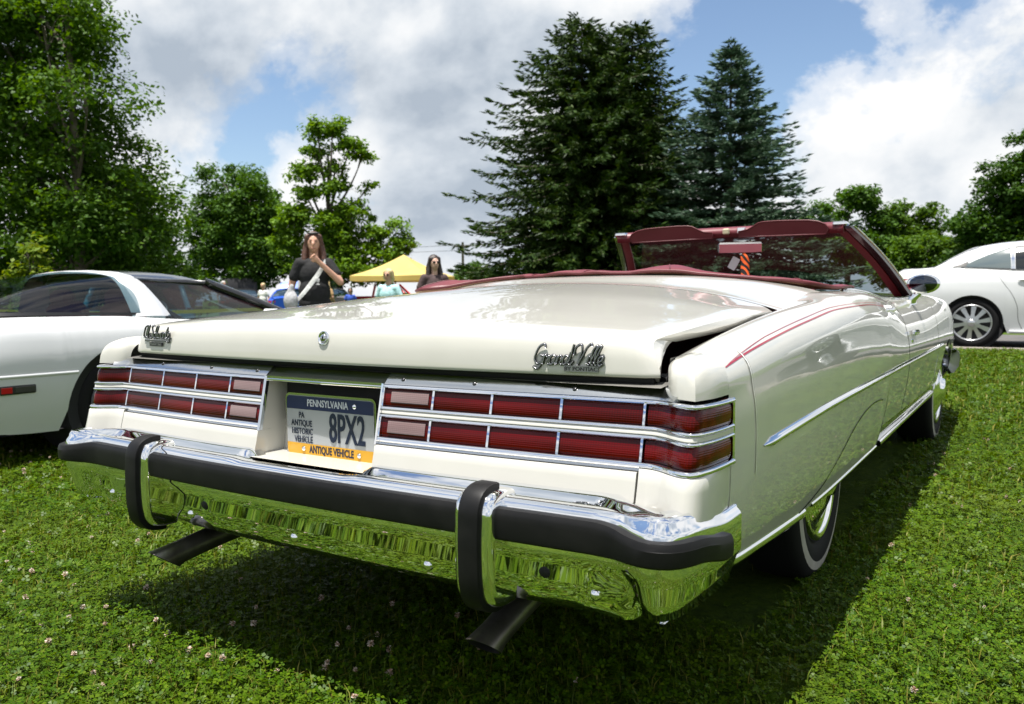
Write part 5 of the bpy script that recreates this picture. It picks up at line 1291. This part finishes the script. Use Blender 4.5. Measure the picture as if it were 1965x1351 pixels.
    if hood_open:
        topsheet('engine_bay', 3.58, 4.45, .9, DARK)
        hmat, ang = hood_open
        G = []
        for t in np.linspace(0, 1, 8):
            l = .95*t; bend = .05*math.sin(math.pi*t)
            G.append([(x, 3.50+l*math.cos(ang)-bend*math.sin(ang), .99+l*math.sin(ang)+bend*math.cos(ang)-.05*(x/.7)**2) for x in np.linspace(-.70, .70, 9)])
        h = grid('open_hood', G, hmat, e, flip=True)
        G2 = np.array(G); G2[..., 1] += .03*math.sin(ang); G2[..., 2] -= .03*math.cos(ang)
        grid('hood_liner', G2, TRIMB, h)
    return e
cor = thing('saloon_car', 'modern white saloon parked on the road at the right edge', 'car', (-.27, 11.95, .274), -math.pi/2)
saloon(cor, WHITEP)

# parked show cars far behind, hoods up
def cp(name, col): return mat(name, col, .45, coat=.25, coat_r=.1, spec=.3)
BLUEH = cp('blue_striped_hood', (.02, .10, .55))
t_ = BLUEH.node_tree; b_ = t_.nodes['Principled BSDF']; tcx = N(t_, 'ShaderNodeTexCoord'); sp_ = N(t_, 'ShaderNodeSeparateXYZ')
t_.links.new(tcx.outputs['Object'], sp_.inputs[0])
ab = mth(t_, 'ABSOLUTE', mth(t_, 'SUBTRACT', mth(t_, 'ABSOLUTE', sp_.outputs[0]), .20))
t_.links.new(ramp(t_, ab, [(.11, (.01, .01, .012)), (.125, (.02, .13, .62))], 'CONSTANT'), b_.inputs['Base Color'])
BK = cp('black_car_paint', (.010, .010, .012)); BLU = cp('blue_car_paint', (.015, .08, .45)); GRY = cp('grey_car_paint', (.12, .12, .13)); ORG = cp('orange_car_paint', (.55, .12, .02)); CPR = cp('copper_car_paint', (.45, .20, .06)); DRED = cp('dark_red_car_paint', (.18, .015, .012))
GRP = 'show cars with raised hoods in the background'
for lab, loc, rz, pm, hood in (
  ('black car with raised black hood, left of the blue striped hood', (-25.4, 20.4, 0), .9, BK, (BK, 1.35)),
  ('blue car with a black striped blue hood raised', (-23.6, 21.2, 0), .75, BLU, (BLUEH, .95)),
  ('dark grey car with raised black hood beside the person in black', (-21.9, 21.9, 0), .85, GRY, (BK, 1.4)),
  ('rusty orange red car with raised hood right of the person in black', (-17.4, 20.9, 0), -.9, DRED, (ORG, 1.0)),
  ('copper coloured car with raised hood above the white coupe roof', (-19.0, 9.3, 0), 2.2, BK, (CPR, .80))):
    e = thing('show_car', lab, 'car', loc, rz, GRP)
    saloon(e, pm, False, hood)

# ------------------------------------------------------------------ pickups
def pickup(label, loc, rz, paint):
    e = thing('pickup_truck', label, 'truck', loc, rz)
    L_ = 5.2; ar = [(1.25, .36, .44), (4.35, .36, .44)]
    YS = [0, .1, 1.9, 2.0, 3.4, 4.0, 5.0, 5.2]
    SS = np.array([[(.86,.45),(.92,.55),(.95,.8),(.94,1.0),(.90,1.08)]]*6+[[(.84,.45),(.9,.55),(.93,.75),(.92,.95),(.80,1.05)], [(.78,.5),(.82,.58),(.84,.75),(.82,.9),(.7,1.0)]])
    for s in (1, -1):
        G = []
        for y in arch_ys(0, L_, ar, 24):
            P = arch_clip(catmull(pchip(YS, SS, [y])[0], 18), y, ar, 18); G.append([(s*x, y, z) for x, z in P])
        grid('body_side', G, paint, e, flip=s < 0)
        for c, zc, r in ar:
            tube('wheel_well', [(s*.85, c, zc), (s*.5, c, zc)], r, DARK, e, 20)
            hub_wheel(e, (s*.90, c, .36), s, .36, .22, 6)
        mk('side_window', [(s*.80, 2.15, 1.12), (s*.80, 3.35, 1.12), (s*.70, 2.95, 1.54), (s*.70, 2.2, 1.56)], [(0, 1, 2, 3)], GLASS_D, e, smooth=False)
        box('door_mirror', (s*1.02, 3.25, 1.15), (.16, .09, .16), CHROME, e, .03)
    mk('bed', [(-.9, 0, 1.08), (.9, 0, 1.08), (.9, 1.95, 1.08), (-.9, 1.95, 1.08), (-.8, .08, .7), (.8, .08, .7), (.8, 1.9, .7), (-.8, 1.9, .7)], [(0, 1, 5, 4), (1, 2, 6, 5), (2, 3, 7, 6), (3, 0, 4, 7), (4, 5, 6, 7)], paint, e, smooth=False)
    mk('tailgate', [(-.86, 0, .45), (.86, 0, .45), (.9, 0, 1.08), (-.9, 0, 1.08)], [(0, 1, 2, 3)], paint, e, smooth=False)
    cab = mk('cab', [(-.82, 2.0, 1.06), (.82, 2.0, 1.06), (.84, 3.5, 1.06), (-.84, 3.5, 1.06), (-.70, 2.1, 1.60), (.70, 2.1, 1.60), (.68, 2.95, 1.60), (-.68, 2.95, 1.60)], [(4, 5, 6, 7)], paint, e, smooth=False)
    for a_, b_ in (((-.82, 2.0, 1.06), (-.70, 2.1, 1.60)), ((.82, 2.0, 1.06), (.70, 2.1, 1.60)), ((.84, 3.5, 1.06), (.68, 2.95, 1.60)), ((-.84, 3.5, 1.06), (-.68, 2.95, 1.60))):
        tube('cab_pillar', [a_, b_], .05, paint, e, 6)
    mk('hood', [(-.84, 3.5, 1.06), (.84, 3.5, 1.06), (.72, 5.2, 1.0), (-.72, 5.2, 1.0)], [(0, 1, 2, 3)], paint, e, smooth=False)
    mk('grille', [(-.78, 5.2, .5), (.78, 5.2, .5), (.72, 5.2, 1.0), (-.72, 5.2, 1.0)], [(3, 2, 1, 0)], CHROME, e, smooth=False)
    return e
pickup('dark teal pickup truck seen through the white coupe windows', (-14.6, 9.2, -.25), -2.2, cp('teal_paint', (.02, .11, .14)))
pickup('red pickup truck parked behind the yellow canopy', (-25.0, 24.9, 0), -1.0, cp('red_truck_paint', (.50, .012, .018)))
# ================================================================== PEOPLE
SKIN = mat('skin', (.46, .25, .17), .5, noise=(20, (.52, .29, .20), .4, .7)); SKIN_P = mat('pale_skin', (.55, .34, .26), .5)
def prim_caps(a, b, ra, rb, n=14, m=5):
    a = np.array(a, float); b = np.array(b, float); d = b-a; L_ = np.linalg.norm(d); d = d/L_
    pts = [a-d*ra*math.cos(t) for t in np.linspace(.15, math.pi/2, m)]+[b+d*rb*math.sin(t) for t in np.linspace(0, math.pi/2-.15, m)]
    rad = [ra*math.sin(t) for t in np.linspace(.15, math.pi/2, m)]+[rb*math.cos(t) for t in np.linspace(0, math.pi/2-.15, m)]
    return tube('', np.array(pts), rad, None, V_only=True, n=n)
def prim_ell(c, r, n=18, m=12):
    G = []
    for i in range(m):
        t = math.pi*(i+.5)/m
        G.append([(c[0]+r[0]*math.sin(t)*math.cos(a_), c[1]+r[1]*math.sin(t)*math.sin(a_), c[2]+r[2]*math.cos(t)) for a_ in np.linspace(0, 2*math.pi, n, endpoint=False)])
    return np.array(G)
def blob(name, prims, mt, parent, voxel):
    o = join_grids(name, prims, mt, parent)
    md = o.modifiers.new('r', 'REMESH'); md.mode = 'VOXEL'; md.voxel_size = voxel; md.use_smooth_shade = True
    sm_ = o.modifiers.new('s', 'SMOOTH'); sm_.factor = .5; sm_.iterations = 4
    return o
def person(label, loc, rz, H, skin, shirt, trousers, hair, hairlen, arms, voxel=.012, shades=False, group=None, sleeve=.55):
    """built at 1.75 m facing -y, scaled to H"""
    k = H/1.75
    e = thing('person', label, 'person', loc, rz, group); e.scale = (k, k, k)
    B = [prim_ell((0, -.005, 1.635), (.075, .092, .112)), prim_ell((0, -.03, 1.585), (.058, .065, .065)), prim_ell((0, -.045, 1.545), (.036, .04, .03)), prim_ell((0, -.100, 1.612), (.014, .022, .026)), prim_caps((0, -.085, 1.66), (0, -.098, 1.62), .011, .014), prim_caps((-.03, -.078, 1.662), (.03, -.078, 1.662), .014, .014), prim_ell((-.078, .0, 1.625), (.014, .022, .033)), prim_ell((.078, .0, 1.625), (.014, .022, .033)), prim_ell((0, -.088, 1.568), (.025, .012, .009)),
         prim_caps((0, .012, 1.40), (0, .0, 1.56), .058, .052), prim_ell((0, 0, 1.22), (.165, .105, .22)), prim_ell((0, 0, .98), (.165, .115, .14))]
    T = [prim_ell((0, .0, 1.26), (.185, .125, .19)), prim_caps((-.155, 0, 1.385), (.155, 0, 1.385), .07, .07), prim_ell((0, -.01, 1.05), (.185, .135, .22)), prim_ell((0, 0, .92), (.19, .135, .10))]
    for s, (elb, wri) in zip((1, -1), arms):
        sh = np.array([s*.185, 0, 1.38]); elb = np.array(elb, float); wri = np.array(wri, float)
        B += [prim_caps(sh, elb, .052, .042), prim_caps(elb, wri, .043, .028)]
        T += [prim_caps(sh+np.array([-s*.02, 0, .01]), sh+(elb-sh)*sleeve, .070, .066)]
        # hand: palm, four fingers, thumb
        d = wri-elb; d /= np.linalg.norm(d); u = np.cross(d, (0, 1, .2)); u /= np.linalg.norm(u); v = np.cross(d, u)
        pc = wri+d*.045
        B += [prim_caps(wri, wri+d*.075, .027, .034)]
        for f in range(4):
            b0 = wri+d*.088+u*(f-1.5)*.019; ln = (.036, .042, .040, .032)[f]
            b1 = b0+d*ln*.75+v*.012; b2 = b1+v*ln*.75+d*.004
            B += [prim_caps(b0-d*.02, b1, .0095, .009, 8, 3), prim_caps(b1, b2, .009, .0075, 8, 3)]
        t0 = wri+d*.035+u*.030; t1 = t0+d*.032+u*.018+v*.012
        B += [prim_caps(t0-u*.015, t1, .012, .010, 8, 3), prim_caps(t1, t1+d*.024+v*.01, .010, .008, 8, 3)]
    Lg = []
    for s in (1, -1):
        B += [prim_caps((s*.09, 0, .92), (s*.10, -.01, .50), .085, .055), prim_caps((s*.10, -.01, .50), (s*.10, .01, .10), .052, .038), prim_caps((s*.10, .02, .04), (s*.105, -.12, .03), .036, .03)]
        Lg += [prim_caps((s*.085, 0, .93), (s*.10, -.01, .50), .105, .075), prim_caps((s*.10, -.01, .50), (s*.10, .01, .10), .073, .062)]
    Lg += [prim_ell((0, 0, .95), (.18, .13, .12))]
    blob('body', B, skin, e, voxel)
    blob('shirt', T, shirt, e, voxel*1.2); blob('trousers', Lg, trousers, e, voxel*1.3)
    for s in (1, -1): box('shoe', (s*.103, -.045, .035), (.10, .27, .07), TRIMB, e, .03)
    Hh = [prim_ell((0, .020, 1.668), (.095, .102, .105))]
    zl = 1.66-hairlen
    for s in (1, -1):
        Hh += [prim_caps((s*.066, -.02, 1.70), (s*.088, .012, 1.58), .036, .036)]
        if hairlen > .16: Hh += [prim_caps((s*.088, .012, 1.60), (s*.108, -.005, max(zl, 1.48)), .036, .038), prim_caps((s*.108, -.005, max(zl, 1.48)), (s*.122, -.05, zl), .038, .026)]
    Hh += [prim_caps((0, .055, 1.66), (0, .07, max(zl, 1.5)), .085, .085)]
    if hairlen > .16: Hh += [prim_caps((-.05, .06, 1.55), (-.06, .065, zl+.03), .07, .05), prim_caps((.05, .06, 1.55), (.06, .065, zl+.03), .07, .05)]
    blob('hair', Hh, hair, e, voxel)
    dk = mat('eye_dark', (.02, .014, .012), .2)
    if shades:
        for s in (1, -1): mk('sunglasses', (prim_ell((s*.033, -.098, 1.640), (.027, .010, .019))).reshape(-1, 3), gridF(12, 18, cv=True), dk, e)
    else:
        for s in (1, -1):
            mk('eye', prim_ell((s*.031, -.0835, 1.640), (.0125, .008, .006)).reshape(-1, 3), gridF(12, 18, cv=True), dk, e)
            mk('eyebrow', prim_ell((s*.032, -.0895, 1.662), (.020, .006, .0045)).reshape(-1, 3), gridF(12, 18, cv=True), hair, e)
    mk('mouth', prim_ell((0, -.0965, 1.566), (.021, .005, .0045)).reshape(-1, 3), gridF(12, 18, cv=True), mat('lips', (.34, .12, .10), .5), e)
    return e
def fab(name, c): return mat(name, c, .85, noise=(30, tuple(min(1, v*1.5+.001) for v in c), .4, .75), bump=(12, .35, .03))
HAIR_B = mat('brown_hair', (.055, .022, .013), .5, noise=(40, (.11, .045, .025), .4, .7), bump=(60, .6, .01)); HAIR_D = mat('dark_hair', (.022, .012, .009), .5, bump=(60, .6, .01)); HAIR_BL = mat('blond_hair', (.50, .38, .19), .55, bump=(60, .6, .01)); HAIR_G = mat('grey_hair', (.42, .40, .38), .6, bump=(60, .6, .01))
DENIM = fab('denim', (.03, .045, .09)); BLK = fab('black_cotton', (.005, .005, .006))
hang = [((.27, .03, 1.12), (.28, -.08, .90)), ((-.27, .03, 1.12), (-.28, -.08, .90))]
RZW = math.radians(43)
w1 = person('person with long brown hair and a black t-shirt, hand raised to the chin', (-5.76, 5.58, 0), RZW, 1.76, SKIN, BLK, BLK, HAIR_B, .36,
            [((.30, -.10, 1.17), (.075, -.215, 1.395)), ((-.27, .03, 1.12), (-.27, -.10, .90))], voxel=.0075)
STRAP = fab('strap_webbing', (.62, .62, .60))
P_ = catmull([(.135, .02, 1.455), (.125, -.075, 1.40), (.06, -.135, 1.28), (-.04, -.152, 1.14), (-.13, -.135, 1.03), (-.20, -.06, .96)], 20)
T_ = np.gradient(P_, axis=0); T_ /= np.linalg.norm(T_, axis=1)[:, None]
out_ = P_*np.array([1, 1, 0]); out_[:, 1] -= .06; out_ /= np.linalg.norm(out_, axis=1)[:, None]
sd_ = np.cross(T_, out_)
grid('shoulder_strap', [[p-s_*.026+o_*.004, p+o_*.008, p+s_*.026+o_*.004] for p, s_, o_ in zip(P_, sd_, out_)], STRAP, w1)
blob('shirt_print', [prim_ell((.045, -.143, 1.19), (.026, .006, .030)), prim_ell((.045, -.146, 1.145), (.034, .006, .010))], mat('white_print', (.5, .5, .5), .8), w1, .006)
tube('wrist_band', [(.105+.030*math.cos(t)*.75, -.196+.030*math.cos(t)*.4, 1.362+.030*math.sin(t)) for t in np.linspace(0, 2*math.pi, 20)[:-1]], .005, BLK, w1, 6, closed=True)
mk('hair_sunglasses', prim_ell((0, -.055, 1.742), (.075, .02, .014)).reshape(-1, 3), gridF(12, 18, cv=True), TRIMB, w1)
bag = blob('hand_bag', [prim_ell((0, 0, .16), (.10, .07, .13)), prim_caps((0, 0, .25), (.02, 0, .33), .05, .03)], fab('grey_bag', (.33, .33, .34)), None, .012)
tag(bag, 'pale grey pouch hanging at the hip of the person in black', 'bag')
c_, s_ = math.cos(RZW), math.sin(RZW); bx0, by0 = -.27, -.10
bag.location = (-5.76+(bx0*c_-by0*s_)*1.0, 5.58+(bx0*s_+by0*c_)*1.0, .80)
person('person with long dark hair and sunglasses standing near the tall spruce', (-5.99, 8.16, 0), RZW+.25, 1.60, SKIN_P, fab('dark_top', (.05, .03, .03)), DENIM, HAIR_D, .34, hang, shades=True)
person('person with short blond hair, sunglasses and pale turquoise top by the canopy', (-7.35, 8.70, -.02), RZW-.55, 1.47, SKIN, fab('turquoise_top', (.36, .58, .60)), DENIM, HAIR_BL, .10, hang, shades=True)
person('distant grey haired person in a dark grey shirt near the coupe windshield', (-27.0, 20.8, 0), RZW+.6, 1.74, SKIN, fab('grey_shirt', (.06, .065, .08)), DENIM, HAIR_G, .09, hang, voxel=.02)
person('distant blond person in a white top right of the grey haired one', (-24.6, 20.8, 0), RZW-.5, 1.62, SKIN, fab('white_top', (.62, .62, .60)), DENIM, HAIR_BL, .10, hang, voxel=.02)
person('distant person with tan hair in a tan top behind the person in black', (-19.6, 19.4, 0), RZW+2.5, 1.60, SKIN, fab('tan_top', (.35, .22, .10)), DENIM, HAIR_BL, .22, hang, voxel=.02)
person('distant person in a bright blue top left of the canopy leg', (-19.0, 19.9, 0), RZW, 1.35, SKIN, fab('blue_top', (.03, .08, .42)), DENIM, HAIR_D, .12, hang, voxel=.02)

# ================================================================== CANOPY, POLE, TAPE, SHELTER
YEL = leaf_mat('yellow_fabric', (.70, .56, .20), (.71, .57, .21), (.72, .58, .22), trans=.35, rough=.8)
cn = thing('canopy_tent', 'pale yellow pop-up canopy behind the trunk of the convertible', 'canopy', (-20.0, 24.0, 0), .35)
h0, h1, hw = 1.86, 2.72, 1.62
for k in range(4):
    a0, a1 = math.pi/4+k*math.pi/2, math.pi/4+(k+1)*math.pi/2
    p0 = np.array([hw*math.sqrt(2)*math.cos(a0), hw*math.sqrt(2)*math.sin(a0), h0]); p1 = np.array([hw*math.sqrt(2)*math.cos(a1), hw*math.sqrt(2)*math.sin(a1), h0]); ap = np.array([0, 0, h1])
    G = [[(p0*(1-u)+p1*u)*(1-v)+ap*v-np.array([0, 0, .14*math.sin(math.pi*v)*(.6+.4*math.sin(math.pi*u))+.02*math.sin(math.pi*u)*(1-v)]) for u in np.linspace(0, 1, 9)] for v in np.linspace(0, 1, 9)]
    grid('roof_panel', G, YEL, cn)
    G = [[p0*(1-u)+p1*u-np.array([0, 0, .02*math.sin(math.pi*u)+dz]) for u in np.linspace(0, 1, 9)] for dz in (.0, .10, .20)]
    grid('valance', G, YEL, cn)
    tube('leg', [(p0[0]*.97, p0[1]*.97, 0), (p0[0]*.97, p0[1]*.97, h0)], .022, RIMM, cn, 6)
pl = thing('utility_pole', 'thin wooden utility pole left of the tall spruce', 'pole', (-31.3, 43.4, 0))
WOOD = mat('pole_wood', (.17, .13, .10), .9, bump=(12, .4, .02))
tube('shaft', [(0, 0, 0), (0, 0, 4.7)], [.10, .08], WOOD, pl, 8)
box('cross_arm', (0, 0, 4.45), (1.2, .08, .09), WOOD, pl)
for k, dz in enumerate((4.5, 4.15)):
    P_ = catmull([(-31.3, 43.4, dz), (-42, 40, dz-.1), (-56, 35, dz+.6)], 20)
    tag(tube('overhead_wire', P_, .012, TRIMB, None, 4), ('upper' if k == 0 else 'lower')+' overhead wire running left from the utility pole', 'wire', 'overhead wires')
tp_ = thing('barrier_tape', 'yellow barrier tape stretched beyond the white coupe', 'tape', (-9.3, 5.6, 0), worldspace=True)
P_ = catmull([(-11.2, 4.0, .86), (-9.6, 5.3, .80), (-7.9, 6.8, .84)], 24)
grid('tape', [[p+np.array([0, 0, .025]), p-np.array([0, 0, .025])] for p in P_], mat('yellow_tape', (.75, .60, .02), .5), tp_)
for p in (P_[0], P_[12], P_[-1]): tube('stake', [(p[0], p[1], 0), (p[0], p[1], .95)], .012, RIMM, tp_, 6)
hs = thing('park_shelter', 'low pale shelter with a brown roof at the far left edge', 'building', (-47.5, 20.5, 0), .3)
box('wall', (0, 0, 1.05), (5, 4, 2.1), mat('shelter_wall', (.42, .36, .30), .85, bump=(5, .3, .02)), hs)
mk('roof', [(-3, -2.5, 2.1), (3, -2.5, 2.1), (3, 2.5, 2.1), (-3, 2.5, 2.1), (-2.2, 0, 3.0), (2.2, 0, 3.0)], [(0, 1, 5, 4), (1, 2, 5), (2, 3, 4, 5), (3, 0, 4)], mat('shelter_roof', (.20, .14, .10), .9, bump=(8, .4, .02)), hs, smooth=False)
